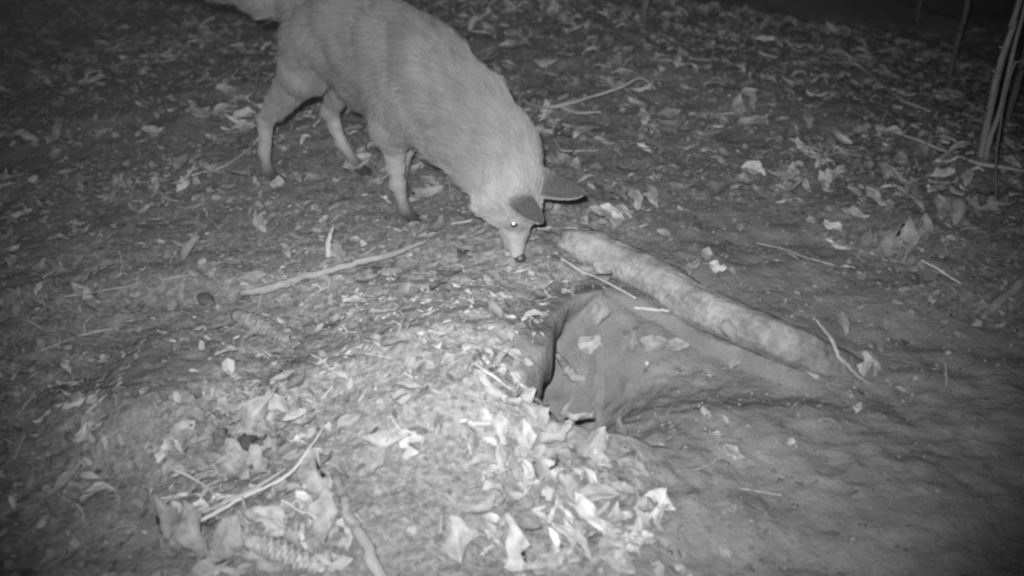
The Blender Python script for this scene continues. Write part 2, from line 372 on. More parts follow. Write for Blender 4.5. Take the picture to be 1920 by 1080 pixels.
# round cones: end, end, radii, blend, fur flow, fur length, grey of the coat
BACK = (-1, 0, -0.25); DOWN = (-0.15, 0, -1); NK = (-0.75, 0, 0.35)
PR = [
    ((-0.180, 0, .342), (-0.12, 0, .340), .070, .079, .03, BACK, .030, .31),
    ((-0.12, 0, .340), (-0.02, 0, .312), .082, .098, .03, BACK, .030, .34),
    ((-0.06, 0, .298), (.02, 0, .272), .074, .080, .03, BACK, .030, .45),
    ((-0.02, 0, .312), (.06, -.002, .281), .094, .090, .03, BACK, .032, .38),
    ((.06, -.002, .281), (.14, -.006, .242), .089, .080, .03, NK, .034, .40),
    ((.14, -.006, .243), (.215, -.018, .200), .083, .073, .03, NK, .032, .47),
    ((.215, -.018, .200), (.270, -.056, .176), .072, .057, .03, NK, .026, .56),
    # skull, cheeks, muzzle, jaw
    (hd(-.012, 0, 0), hd(.012, 0.000, 0), 0.0484, 0.0440, .02, tuple(-HM), .012, .72),
    (hd(.004, -.014, .027), hd(.020, -.012, .022), 0.0341, 0.0264, .015, tuple(-HM * .6 - HE * .6 + HL * .5), .020, .85),
    (hd(.004, -.014, -.027), hd(.020, -.012, -.022), 0.0341, 0.0264, .015, tuple(-HM * .6 - HE * .6 - HL * .5), .020, .85),
    (hd(.018, .004, 0), hd(.060, -.006, 0), 0.0363, 0.0215, .015, tuple(-HM), .007, .85),
    (hd(.060, -.006, 0), hd(.100, -.010, 0), 0.0209, 0.0127, .008, tuple(-HM), .004, 1.0),
    (hd(.030, -.024, 0), hd(.090, -.024, 0), 0.0209, 0.0094, .008, tuple(-HM), .005, 1.0),
    # fore legs
    ((.045, -.055, .270), (.005, -.050, .205), .052, .038, .03, DOWN, .016, .44),
    ((.005, -.050, .205), (-.002, -.036, .085), .0235, .0125, .012, DOWN, .007, .74),
    ((-.002, -.036, .085), (.002, -.027, .028), .0118, .0108, .010, DOWN, .004, .66),
    ((.002, -.026, .022), (.024, -.026, .010), .0140, .0105, .010, DOWN, .004, .09),
    ((.035, .050, .270), (-.012, .050, .205), .052, .038, .03, DOWN, .016, .44),
    ((-.012, .050, .205), (-.052, .046, .085), .0235, .0122, .012, DOWN, .007, .70),
    ((-.052, .046, .085), (-.062, .046, .028), .0116, .0106, .010, DOWN, .005, .38),
    ((-.062, .046, .022), (-.040, .046, .010), .0140, .0105, .010, DOWN, .004, .09),
    # hind legs
    ((-.178, -.036, .325), (-.196, -.044, .285), .058, .042, .03, (-.3, 0, -1), .022, .36),
    ((-.204, -.046, .280), (-.325, -.050, .150), .041, .0145, .03, (-.7, 0, -.6), .014, .56),
    ((-.330, -.050, .144), (-.350, -.048, .070), .0145, .0115, .012, DOWN, .006, .76),
    ((-.350, -.048, .070), (-.352, -.047, .026), .0115, .0110, .010, DOWN, .004, .56),
    ((-.352, -.047, .021), (-.327, -.047, .010), .0140, .0105, .010, DOWN, .004, .08),
    ((-.178, .036, .325), (-.176, .046, .280), .058, .040, .03, (-.3, 0, -1), .022, .36),
    ((-.178, .050, .268), (-.255, .062, .142), .036, .0140, .02, (-.5, 0, -.8), .014, .45),
    ((-.256, .062, .140), (-.243, .072, .070), .0142, .0115, .012, DOWN, .006, .74),
    ((-.243, .072, .070), (-.222, .083, .026), .0115, .0110, .010, DOWN, .004, .56),
    ((-.222, .083, .021), (-.198, .084, .010), .0138, .0105, .010, DOWN, .004, .08),
    # tail
    ((-.235, 0, .380), (-.320, 0, .408), .036, .044, .03, (-1, 0, 0), .030, .42),
    ((-.320, 0, .408), (-.450, .010, .432), .044, .056, .02, (-1, 0, 0), .038, .46),
    ((-.450, .010, .432), (-.600, .030, .425), .056, .050, .02, (-1, 0, -.1), .040, .48),
    ((-.600, .030, .425), (-.700, .045, .410), .046, .018, .02, (-1, 0, -.2), .040, .62),
]
for (tx, ty) in ((.024, -.026), (-.040, .046), (-.327, -.047), (-.198, .084)):     # four toes on every paw
    for (dx, dy) in ((.010, -.0105), (.015, -.0038), (.015, .0038), (.010, .0105)):
        PR.append(((tx + dx - .012, ty + dy * .9, .010), (tx + dx, ty + dy, .0068), .0068, .0058, .003, DOWN, .002, .07))
TORSO = 7
def prim_d(P, i):
    a, b, ra, rb = np.array(PR[i][0]), np.array(PR[i][1]), PR[i][2], PR[i][3]
    Q_ = P
    if i < TORSO:
        Q_ = P.copy(); Q_[..., 1] = P[..., 1] * 1.16; a = a * (1, 1.16, 1); b = b * (1, 1.16, 1)
    ab = (b - a).astype(np.float32); pa = Q_ - a.astype(np.float32)
    t = np.clip(pa @ ab / float(ab @ ab), 0, 1)
    return np.linalg.norm(pa - t[..., None] * ab, axis=-1) - (ra + (rb - ra) * t)
def fox_sdf(P):
    d = prim_d(P, 0)
    for i in range(1, len(PR)):
        lo = np.minimum(PR[i][0], PR[i][1]); 
        e = prim_d(P, i); k = PR[i][4]
        hh = np.clip(0.5 + 0.5 * (e - d) / k, 0, 1)
        d = e * (1 - hh) + d * hh - k * hh * (1 - hh)
    return d
def surface_nets(vals, org, h):
    ins = vals < 0
    nx, ny, nz = vals.shape
    acc = np.zeros((nx - 1, ny - 1, nz - 1, 3), np.float32); cnt = np.zeros((nx - 1, ny - 1, nz - 1), np.float32)
    C8 = [(i, j, k) for i in (0, 1) for j in (0, 1) for k in (0, 1)]
    sl = lambda c: vals[c[0]:nx - 1 + c[0], c[1]:ny - 1 + c[1], c[2]:nz - 1 + c[2]]
    for a in C8:
        for ax in range(3):
            if a[ax]: continue
            b = list(a); b[ax] = 1
            va, vb = sl(a), sl(b); m = (va < 0) != (vb < 0)
            t = np.where(m, va / np.where(m, va - vb, 1), 0)
            for c in range(3):
                acc[..., c] += m * (a[c] + (t if c == ax else 0))
            cnt += m
    cell = cnt > 0; vid = -np.ones(cell.shape, np.int64); vid[cell] = np.arange(cell.sum())
    ijk = np.argwhere(cell); V = (ijk + acc[cell] / cnt[cell][:, None]) * h + org
    quads = []
    for ax in range(3):
        o1, o2 = [(1, 2), (2, 0), (0, 1)][ax]
        s0 = [slice(1, -1)] * 3; s0[ax] = slice(0, -1); s1 = [slice(1, -1)] * 3; s1[ax] = slice(1, None)
        A, B = ins[tuple(s0)], ins[tuple(s1)]
        ch = np.argwhere(A != B); st = A[tuple(ch.T)]
        base = ch + [0 if k == ax else 1 for k in range(3)]
        def cid(d1, d2):
            q = base.copy(); q[:, o1] -= d1; q[:, o2] -= d2; return vid[tuple(q.T)]
        q = np.stack([cid(1, 1), cid(0, 1), cid(0, 0), cid(1, 0)], -1)
        q[~st] = q[~st][:, ::-1]; quads.append(q)
    return V, np.concatenate(quads)
h_ = 0.005
lo = np.array([-.76, -.18, -.02]); hi = np.array([.42, .18, .52])
ax3 = [np.arange(lo[k], hi[k], h_, dtype=np.float32) for k in range(3)]
GP = np.stack(np.meshgrid(*ax3, indexing='ij'), -1)
FV, FQ = surface_nets(fox_sdf(GP), lo, h_)
del GP
def fox_grad(P, e=0.004):
    g = np.stack([fox_sdf(P + np.eye(3)[k] * e) - fox_sdf(P - np.eye(3)[k] * e) for k in range(3)], -1)
    return g / np.maximum(np.linalg.norm(g, axis=1, keepdims=True), 1e-6)
def coat(P):
    """flow, length and grey of the coat at points of the body"""
    D = np.stack([prim_d(P, i) for i in range(len(PR))], 1)
    Wt = np.exp(-(D - D.min(1, keepdims=True)) / 0.010); Wt /= Wt.sum(1, keepdims=True)
    fl = Wt @ np.array([nrm(p[5]) for p in PR]); ln = Wt @ np.array([p[6] for p in PR]); gr = 0.35 * (Wt @ np.array([p[7] for p in PR]))
    under = np.clip((0.24 - P[:, 2]) / 0.1, 0, 1) * ((P[:, 0] > -.22) & (P[:, 0] < .12) & (P[:, 2] > .17))
    gr = gr * (1 + 0.25 * under)
    sad = np.exp(-(((P[:, 0] - 0.05) / 0.05) ** 2)) * np.clip((P[:, 2] - .3) / .08, 0, 1)
    return fl, ln, gr * (1 - 0.18 * sad)
_, _, fg = coat(FV)
fox = bpy.data.objects.new('fox', None); COL.objects.link(fox); fox.location = FO; fox.rotation_euler = (0, 0, FA)
fox.empty_display_size = 0.1
tag(fox, 'thick-coated fox standing with its head lowered, sniffing the ground at the burrow', 'fox')
body = link('body', fast_mesh('body', FV, FQ, M_FURSKIN, {'shade': fg}), fox)

def fur(count, seed, longer=1.0, extra=0.0, vary=.40, thick=1.0):
    rg = np.random.default_rng(seed)
    T = np.concatenate([FQ[:, [0, 1, 2]], FQ[:, [0, 2, 3]]]); a, b, c = (FV[T[:, k]] for k in range(3))
    ar = np.linalg.norm(np.cross(b - a, c - a), axis=1)
    pick = rg.choice(len(T), count, p=ar / ar.sum()); r1 = np.sqrt(rg.random(count)); r2 = rg.random(count)
    P = (1 - r1)[:, None] * a[pick] + (r1 * (1 - r2))[:, None] * b[pick] + (r1 * r2)[:, None] * c[pick]
    # leave the nose pad and the eyes bare
    eyeR, eyeL = hd(.036, .018, -.026), hd(.036, .018, .026); nose_ = hd(.111, -.003, 0)
    keep = (np.linalg.norm(P - eyeR, axis=1) > .010) & (np.linalg.norm(P - eyeL, axis=1) > .010) & (np.linalg.norm(P - nose_, axis=1) > .016)
    P = P[keep]; count = len(P)
    n = fox_grad(P); fl, ln, gr = coat(P)
    # tufts: neighbouring hairs lean and shine alike
    def pn(s, sc_): return vnoise(P[:, 0] * sc_ + P[:, 2] * sc_ * .6, P[:, 1] * sc_ * 1.1 - P[:, 2] * sc_ * .8, s) - 0.5
    fl = fl + 0.65 * np.stack([pn(1, 40), pn(2, 40), pn(3, 40)], 1) + 0.5 * np.stack([pn(4, 110), pn(5, 110), pn(6, 110)], 1) + 0.16 * rg.normal(size=P.shape)
    t = fl - n * np.sum(fl * n, 1, keepdims=True); t /= np.maximum(np.linalg.norm(t, axis=1, keepdims=True), 1e-6)
    lift = (0.42 + extra + 0.34 * pn(7, 60) + 0.10 * rg.normal(size=count))[:, None]
    ln = (ln * longer * (0.65 + 0.5 * rg.random(count)) * (1 + 0.9 * pn(8, 50)))[:, None]
    K = 5; pts = np.zeros((count, K, 3), np.float32)
    for k in range(K):
        s = k / (K - 1)
        pts[:, k] = P - n * 0.001 + ln * (t * s * (0.82 + .18 * s) + n * lift * (s * (1.25 - 0.55 * s)) + np.array([0, 0, -0.10]) * s * s)
    wm = np.exp(-((P[:, 0] - .10) / .11) ** 2) * np.clip((P[:, 2] - .20) / .08, 0, 1); gr = gr * (1 + wm * (.50 * pn(11, 130) + .25 * pn(12, 55)))
    gr = gr * (1 + 0.22 * pn(9, 85) + 0.10 * pn(10, 30)) * (1 - vary / 2 + vary * rg.random(count))
    cu = bpy.data.hair_curves.new('fur'); cu.add_curves([K] * count)
    cu.points.foreach_set('position', pts.ravel())
    rad = (0.00050 * np.array([1, 1, .8, .55, .12]))[None].repeat(count, 0) * np.clip(ln / .02, .55, 1.1) * thick
    cu.points.foreach_set('radius', rad.astype(np.float32).ravel())
    at = cu.attributes.new('shade', 'FLOAT', 'CURVE'); at.data.foreach_set('value', np.clip(gr, .03, .95).astype(np.float32))
    cu.materials.append(M_FUR)
    return tag(link('fur', cu, fox), kind='stuff')
fur(150000, 3)
fur(6000, 4, 1.2, .03, .6, 1.0)            # longer, unruly guard hairs

def ear(base, tip, backn, width, label):
    """a cupped, pointed ear: dark fur behind, pale fringe along its edge"""
    base = np.array(base); tip = np.array(tip); ax = tip - base; Ln = np.linalg.norm(ax); ax = ax / Ln
    bn = nrm(np.asarray(backn) - ax * (np.asarray(backn) @ ax)); sd = np.cross(ax, bn)
    V = []; Fc = []; nu, nv = 12, 9
    for layer in (0, 1):
        for i in range(nu):
            s = i / (nu - 1); wd = width * 0.5 * (1 - s ** 1.9) ** 0.8 * (1 - .14 * (1 - s)) + 0.001
            for j in range(nv):
                q = j / (nv - 1) * 2 - 1
                V.append(base + ax * Ln * (s * 1.12 - .12) + sd * wd * math.sin(q * 1.35) / math.sin(1.35) - bn * (wd * 0.85 * (1 - math.cos(q * 1.35)) + 0.0018 * layer))
    for layer in (0, 1):
        for i in range(nu - 1):
            for j in range(nv - 1):
                a = layer * nu * nv + i * nv + j; q = (a, a + 1, a + nv + 1, a + nv); Fc.append(q if layer else q[::-1])
    for i in range(nu - 1):
        for j in (0, nv - 1):
            a = i * nv + j; Fc.append((a, a + nv, a + nv + nu * nv, a + nu * nv))
    o = link('ear', mesh('ear', V, Fc, M_EARBACK), fox); o['label'] = label
    # short dark hair over the back, pale hair along the edge and round the base
    rg = np.random.default_rng(int(width * 1e5)); A = np.array(V[:nu * nv]).reshape(nu, nv, 3); n = 5200; K = 4
    i_ = rg.random(n) * (nu - 1.01); j_ = rg.random(n) * (nv - 1.01); i_[:1700] = rg.random(1700) * (nu - 1.01); j_[:1700] = np.where(rg.random(1700) < .5, 0.01, nv - 1.02) + rg.uniform(-.008, .008, 1700) 
    i0 = i_.astype(int); j0 = j_.astype(int); fi = (i_ - i0)[:, None]; fj = (j_ - j0)[:, None]
    P = (A[i0, j0] * (1 - fi) + A[i0 + 1, j0] * fi) * (1 - fj) + (A[i0, j0 + 1] * (1 - fi) + A[i0 + 1, j0 + 1] * fi) * fj
    ee = np.abs(j_ / (nv - 1) * 2 - 1); low = np.sign(sd @ HM); edge = np.clip((ee - .86) / .12, 0, 1) * np.where(np.sign(j_ - (nv - 1) / 2) == low, 1.0, .12); bs = np.clip(1 - i_ / (nu - 1) * 2.6, 0, 1)
    sdv = np.sign(j_ - (nv - 1) / 2)[:, None] * sd[None]
    dirs = ax[None] * 1.0 + bn[None] * (.35 + .3 * bs[:, None]) + sdv * edge[:, None] * .7 + .25 * rg.normal(size=(n, 3)); dirs /= np.linalg.norm(dirs, axis=1, keepdims=True)
    ln = (.006 + .010 * bs - .001 * edge) * rg.uniform(.6, 1.2, n)
    pts = np.stack([P - bn * .0008 + dirs * (ln * q)[:, None] for q in np.linspace(0, 1, K)], 1).astype(np.float32)
    sh = (.085 + .18 * bs ** 1.2 + .20 * edge) * rg.uniform(.7, 1.3, n)
    cu = bpy.data.hair_curves.new('ear_fur'); cu.add_curves([K] * n); cu.points.foreach_set('position', pts.ravel())
    cu.points.foreach_set('radius', (np.array([.00045, .0004, .0003, .0001], np.float32)[None].repeat(n, 0)).ravel())
    at = cu.attributes.new('shade', 'FLOAT', 'CURVE'); at.data.foreach_set('value', sh.astype(np.float32)); cu.materials.append(M_FUR)
    tag(link('ear_fur', cu, o), kind='stuff')
UPN = -HM + 0.25 * np.array([0, 0, 1])
ear(hd(-.016, .026, -.024), hd(.020, .076, -.034), UPN - 0.35 * HL, .047, 'ear with dark back turned down over the brow')
ear(hd(-.022, .026, .026), hd(-.002, .102, .038), UPN - 0.85 * HL, .050, 'ear with dark back pointing forward')
def ball(name, c, r, mat, parent, squash=(1, 1, 1), n=10):
    V = []; Fc = []
    for i in range(n + 1):
        for j in range(2 * n):
            th = math.pi * i / n; ph = math.pi * j / n
            V.append((c[0] + r * squash[0] * math.sin(th) * math.cos(ph), c[1] + r * squash[1] * math.sin(th) * math.sin(ph), c[2] + r * squash[2] * math.cos(th)))
    for i in range(n):
        for j in range(2 * n):
            a = i * 2 * n; Fc.append((a + j, a + 2 * n + j, a + 2 * n + (j + 1) % (2 * n), a + (j + 1) % (2 * n)))
    return link(name, mesh(name, V, Fc, mat), parent)
ball('nose', hd(.1075, -.004, 0), .0108, M_NOSE, fox, (1.05, 1.0, .85))
for s in (-1, 1):
    e = ball('eye', hd(.036, .014, s * .0245), .0085, M_EYE, fox)
    out = nrm(HL * s * .8 + HE * .55 + np.array([0, -.1, .25]))
    ball('eyeshine', hd(.036, .014, s * .0245) + out * .0058, .0036, M_SHINE, e)  # eyeshine from the lamp, painted in as a white ball on the eye
#SECTION_LITTER
# ------------------------------------------------------------------ the fallen log by the burrow
def make_log():
    pix = [(1064, 458), (1104, 468), (1160, 492), (1250, 538), (1350, 592), (1450, 634), (1540, 676), (1610, 715)]
    lifts = [-0.008, 0.014, 0.026, 0.030, 0.028, 0.024, 0.008, -0.03]
    pts = ground_path(pix, lifts)
    rad = [0.029, 0.035, 0.035, 0.036, 0.035, 0.033, 0.032, 0.029]
    V, Fc = tube(pts, rad, 110, 40, 0.10, 0.05, 77)
    ax0 = resample(pts, 110); out = []
    for i, p in enumerate(V):
        q = LAST[0][i]; al = q[0] * 3.2; c0 = ax0[min(i // 40, 109)]; d = (p - c0)
        th_ = abs(math.atan2(q[2], q[1])); ridge = float(fbm(np.array(al * 5.0), np.array(th_ * 5.5), 3, 3)); lump_ = float(fbm(np.array(al * 9), np.array(th_ * 1.2 + 5), 8, 2))
        out.append(p + d * (0.24 * ridge + 0.26 * lump_))
    V = out
    V, c = relloc(V)
    falloff_dirt = [1.25 - .66 * min(1, max(0, (i // 40) / 109 - .25) / .6) for i in range(110 * 40)]; falloff_dirt += [1.0, .5]     # lamp falloff painted into the bark colour, plus earthy dirt, towards the buried end
    o = link('log', mesh('log', V, Fc, M_LOG, True, {'falloff_dirt': falloff_dirt}), None, c)
    tag(o, 'pale mottled fallen log lying along the far edge of the dug hole', 'log')
    k = [Vector(q) for q in ground_path([(1358, 606), (1372, 622), (1378, 640)], [0.045, 0.036, 0.022])]
    Vk, Fk = tube(k, [0.012, 0.013, 0.006], 10, 10, 0.3, 0.1, 4)
    kn = link('knot', mesh('knot', [p - c for p in Vk], Fk, M_DARKW), o); kn['label'] = 'dark rotten knot on the underside'
make_log()

# ------------------------------------------------------------------ sticks and twigs
P_ = M_PALE; S_ = M_STICK; D_ = M_DARKW
stick('stick', [(452, 550), (520, 535), (590, 512), (680, 490), (745, 473), (800, 452)], [8, 11, 10, 9, 7, 4], S_, 'thick weathered stick lying below the fox, its thin end towards the burrow', 'stick', 0.018, n=26, seg=10,
      forks=[([(735, 475), (748, 458)], [4, 2]), ([(545, 527), (560, 545)], [4, 1.5])])
stick('bark_strip', [(616, 482), (616, 455), (624, 428)], [9, 8, 4], P_, 'short pale curved bark strip standing up behind the thick stick', 'bark', [0.006, 0.030, 0.050])
stick('twig', [(582, 556), (610, 540), (645, 520)], [2.5, 3, 2], P_, 'small forked pale twig just below the thick stick', forks=[([(600, 546), (612, 526)], [2.4, 1.4])])
stick('stick', [(352, 990), (440, 942), (545, 884), (582, 838), (606, 800)], [5, 5, 5, 4, 3], P_, 'long bent pale twig crossing the leaf heap in front', 'twig', 0.022, n=22)
stick('stick', [(345, 972), (400, 950), (470, 922), (535, 878)], [6, 6, 6, 4], S_, 'straight grey stick alongside the long bent twig on the leaf heap', 'stick', 0.014)
stick('root', [(620, 872), (645, 930), (672, 1000), (725, 1095)], [9, 14, 16, 17], M_ROOT, 'thick grey root running out of the picture at the bottom', 'root', [-.012, .008, .012, .012], n=22, seg=10)
stick('twig', [(890, 682), (920, 702), (958, 730)], [3, 4, 3], P_, 'straight pale twig on the mound left of the burrow rim', lift=0.015)
stick('twig', [(958, 698), (985, 728), (1012, 755), (1046, 792)], [4, 5, 5, 5], P_, 'thorny pale twig lying along the burrow rim', lift=0.020, forks=[([(974, 716), (968, 732)], [2, 1]), ([(992, 736), (1002, 724)], [2.2, 1]), ([(1014, 760), (1026, 752)], [2, .8])])
stick('twig', [(1052, 484), (1090, 508), (1135, 528), (1192, 560)], [3, 3.5, 3.5, 3], P_, 'thin pale twig leaning below the thick end of the log', lift=0.020)
stick('wood_chip', [(1190, 577), (1216, 580), (1254, 583)], [4, 4.5, 4], P_, 'flat pale wood chip on the ledge under the log', 'wood chip', 0.006)
stick('branch', [(980, 188), (1010, 200), (1050, 199), (1110, 181), (1165, 163), (1202, 147), (1230, 168)], [4, 4.5, 5, 4.5, 4, 3, 2], S_, 'long forked branch on the dark litter behind the neck of the fox', 'branch', [0.02, 0.02, 0.03, 0.04, 0.05, 0.05, 0.03], n=30,
      forks=[([(1048, 199), (1085, 211), (1128, 210)], [3.5, 3, 2]), ([(1165, 163), (1180, 172), (1192, 182)], [3, 2, 1.5])])
stick('twig', [(1038, 256), (1050, 278), (1068, 284), (1110, 282), (1152, 280), (1166, 292)], [2.5, 3, 3, 3, 2.5, 1.5], S_, 'hooked twig lying just above the forward-pointing ear', forks=[([(1105, 281), (1118, 268)], [2, 1])])
stick('branch', [(1500, 118), (1600, 120), (1655, 160), (1690, 186), (1745, 210)], [3, 4, 4, 4, 2.5], S_, 'bent bare branch on the dark slope before the thin saplings', 'branch', 0.03, n=22)
stick('branch', [(1640, 235), (1690, 252), (1760, 278), (1835, 306), (1925, 322)], [2.5, 3, 4, 5, 5], S_, 'long straight branch running to the foot of the pale sapling', 'branch', 0.02, n=22)
stick('twig', [(1530, 600), (1556, 632), (1575, 668), (1600, 698), (1630, 720)], [4, 6, 6, 6, 4], S_, 'curved grey twig bent over the buried end of the log', lift=[0.05, 0.05, 0.04, 0.02, 0.005], n=20)
stick('twig', [(72, 660), (120, 640), (165, 626), (212, 617)], [2.5, 3.5, 3.5, 2.5], S_, 'thin straight twig in the dim litter far from the fox')
stick('twig', [(160, 775), (190, 750), (218, 724)], [4, 5, 4], S_, 'short stout twig on the grey moss patch')
stick('twig', [(30, 782), (48, 760), (64, 735)], [3, 4, 3], S_, 'short twig at the dim edge beside the moss patch')
stick('twig', [(576, 786), (600, 752), (634, 712)], [2.5, 3, 2.5], P_, 'slender pale twig slanting over the crumb litter')
stick('twig', [(528, 938), (560, 955), (594, 972)], [3.5, 5, 4], P_, 'short pale twig stuck among the ribbed leaves', lift=0.02)
stick('twig', [(766, 372), (774, 396), (786, 408), (804, 414)], [2.5, 2.5, 2.5, 2], D_, 'dark curved twig beside the front paw', lift=0.012)
stick('twig', [(846, 420), (885, 414), (925, 409)], [2.5, 3, 2], P_, 'thin pale twig under the throat of the fox')
stick('wood_chip', [(1008, 428), (1040, 430), (1082, 428)], [4, 6, 4], P_, 'pale straight wood chip right beside the muzzle', 'wood chip', 0.008)
stick('twig', [(1728, 488), (1765, 508), (1802, 532)], [2.5, 3.5, 2], P_, 'pale straight twig on the leaf bank beyond the log', lift=0.02)
stick('twig', [(1418, 455), (1470, 468), (1520, 485), (1575, 500)], [2, 2.5, 2.5, 2], S_, 'faint thin twig on the bare slope above the log', forks=[([(1470, 468), (1510, 494)], [2, 1.2])])
stick('twig', [(120, 556), (220, 540), (310, 522), (400, 512)], [2, 2.5, 2.5, 2], S_, 'long hair-thin twig beside the curled leaves')
stick('twig', [(1385, 916), (1425, 922), (1466, 928)], [2, 2.5, 2], S_, 'thin twig pressed into the bare dug earth')
stick('twig', [(1300, 880), (1330, 868), (1358, 790)], [2, 2.2, 1.6], M_ROOT, 'faint rootlet lying on the bare dug earth')
stick('twig', [(350, 330), (420, 312), (480, 268)], [3, 3.5, 2], S_, 'thin stick pointing at the hind foot of the fox')
stick('twig', [(1290, 212), (1350, 214), (1400, 208)], [2, 2.5, 2], S_, 'thin twig in the dark litter past the forked branch')
stick('twig', [(1290, 108), (1330, 112), (1372, 106)], [2.5, 3, 2], S_, 'dim twig among the farthest curled leaves')
stick('twig', [(655, 660), (690, 664), (740, 672)], [2.5, 3, 2], P_, 'short pale twig flat on the crumb litter')
stick('twig', [(600, 700), (628, 688), (645, 672)], [2, 2.4, 1.6], P_, 'tiny pale twig beside the flat one on the crumbs')
stick('twig', [(690, 960), (735, 985), (780, 1005)], [3, 3, 2.5], D_, 'dark thin twig beside the thick grey root')
stick('root', [(1772, 335), (1790, 385), (1812, 455)], [12, 20, 16], D_, 'dark broad root in the leaf bank below the sapling', 'root', [-.015, .004, -.018], n=18, seg=10)
stick('root', [(1790, 640), (1850, 588), (1925, 520)], [10, 13, 14], M_ROOT, 'grey root crossing the edge of the bare earth', 'root', [-.014, .004, .004], n=18, seg=10)
stick('root', [(1046, 664), (1060, 690), (1086, 708), (1130, 716)], [6, 13, 14, 5], M_ROOT, 'soil-covered root crossing the mouth of the burrow', 'root', [-.004, .006, .003, -.012], n=20, seg=10, wob=0.1)
stick('root', [(1084, 726), (1074, 750), (1058, 772), (1050, 792)], [4, 8, 8, 6], M_ROOT, 'bent root at the near lip of the burrow', 'root', [-.012, .003, .004, -.01], n=16, seg=10, wob=0.1)
stick('wood_chip', [(862, 790), (890, 792), (920, 794)], [6, 8, 7], P_, 'broad bright wood chip on the mound beside the rim leaves', 'wood chip', 0.010)
# fir sprig: a thin twig with needles as parts
def sprig():
    pts = ground_path([(325, 880), (352, 892), (385, 912), (412, 936)], 0.022)
    V, Fc = tube(pts, [.0022, .0022, .0018, .001], 14, 6, .1, .1, 9); V, c = relloc(V)
    o = link('fir_sprig', mesh('fir_sprig', V, Fc, M_PALE), None, c); tag(o, 'small fir sprig with short pale needles on the leaf heap', 'sprig')
    P = resample(pts, 13)
    for i in range(3, 13):
        for s in (-1, 1):
            d = (P[min(i + 1, 12)] - P[i - 1]).normalized(); sd = Vector((d.y, -d.x, 0)) * s
            V, Fc = tube([P[i], P[i] + d * .006 + sd * .006 + Vector((0, 0, .004)), P[i] + d * .010 + sd * .010 + Vector((0, 0, .004))], [.0005, .0005, .0002], 5, 4, 0, 0, 1)
            link('needle', mesh('needle', [p - c for p in V], Fc, M_PALE), o)
sprig()

# ------------------------------------------------------------------ leaves
def leaf_geo(L, wr, curl, fold, wave, kind, seed, shade):
    rg = np.random.default_rng(seed); nu, nv = 10, 7
    V = []; uvs = []
    off = rg.random() * 50
    tear = np.maximum(0, np.convolve(rg.normal(size=(2 * nu + 2)), np.ones(3) / 1.8, 'valid')).reshape(2, nu)
    for i in range(nu):
        u = i / (nu - 1)
        if kind == 'tri': wd = (0.12 + 0.88 * u) * (1 if u < .97 else .9)
        elif kind == 'strip': wd = min(1, 6 * u, 6 * (1 - u) + .1)
        elif kind == 'lobed': wd = math.sin(math.pi * min(1, u * .95 + .03)) ** .7 * (0.86 + 0.16 * math.sin(u * 14 + off))
        else: wd = math.sin(math.pi * (u ** 0.85 * .97 + .015)) ** 0.8
        for j in range(nv):
            v = j / (nv - 1) * 2 - 1
            e = 1 + ((0.10 * rg.normal() - .34 * tear[0 if v < 0 else 1][i]) if abs(v) > .6 else 0)
            x = (u - .5) * L; y = v * wd * e * wr * L * .5 * (1 - 0.25 * abs(fold) * abs(v))
            z = curl * L * ((u - .5) ** 2 * 4 - .3) * 0.5 + fold * abs(v) ** 1.3 * wd * wr * L * .5
            z += wave * L * float(vnoise(np.array(u * 3.5 + off), np.array(v * 1.8 + off), seed % 97) - .5)
            x += wave * L * .3 * float(vnoise(np.array(u * 3 + off + 9), np.array(v * 2 + off), 5) - .5)
            V.append((x, y + 0.08 * L * math.sin(u * 3 + off) , z)); uvs.append((u, v, shade))
    Fc = [(i * nv + j, (i + 1) * nv + j, (i + 1) * nv + j + 1, i * nv + j + 1) for i in range(nu - 1) for j in range(nv - 1)]
    return np.array(V), np.array(Fc), np.array(uvs)
def leaf_matrix(x, y, yaw, tilt, tdir, lift):
    n = gnorm(x, y, .03)
    q = n.rotation_difference(Vector((0, 0, 1))).inverted().to_matrix()
    axis_ = Vector((math.cos(tdir), math.sin(tdir), 0))
    return Matrix.Translation((x, y, tz(x, y) + lift)) @ (q @ Matrix.Rotation(tilt, 3, axis_) @ Matrix.Rotation(yaw, 3, 'Z')).to_4x4()
SEED = [100]
def leaf(u, v, lpx, ang, shade, label, wr=0.55, tilt=12, curl=0.25, fold=0.25, wave=0.2, kind='oval', lift=0.008, name='fallen_leaf'):
    SEED[0] += 1; rg = np.random.default_rng(SEED[0])
    a = R(ang); dx, dy = math.cos(a) * lpx / 2, -math.sin(a) * lpx / 2
    c = G(u, v); p0 = un(u - dx, v - dy, c[2]); p1 = un(u + dx, v + dy, c[2]); d = p1 - p0
    L = min(np.linalg.norm(d[:2]), lpx * proj(c)[2] / FPX * 1.25) * .98
    V, Fc, uv = leaf_geo(L, min(.8, wr * 1.15), curl * rg.uniform(.2, 1.1), fold * .7, wave * .8, kind, SEED[0], shade * .44 * rg.uniform(.72, 1.06))
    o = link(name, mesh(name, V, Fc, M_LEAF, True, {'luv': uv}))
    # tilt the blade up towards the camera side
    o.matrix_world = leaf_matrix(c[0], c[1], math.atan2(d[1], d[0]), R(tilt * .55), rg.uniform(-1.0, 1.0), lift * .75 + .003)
    tag(o, label, 'leaf'); return o
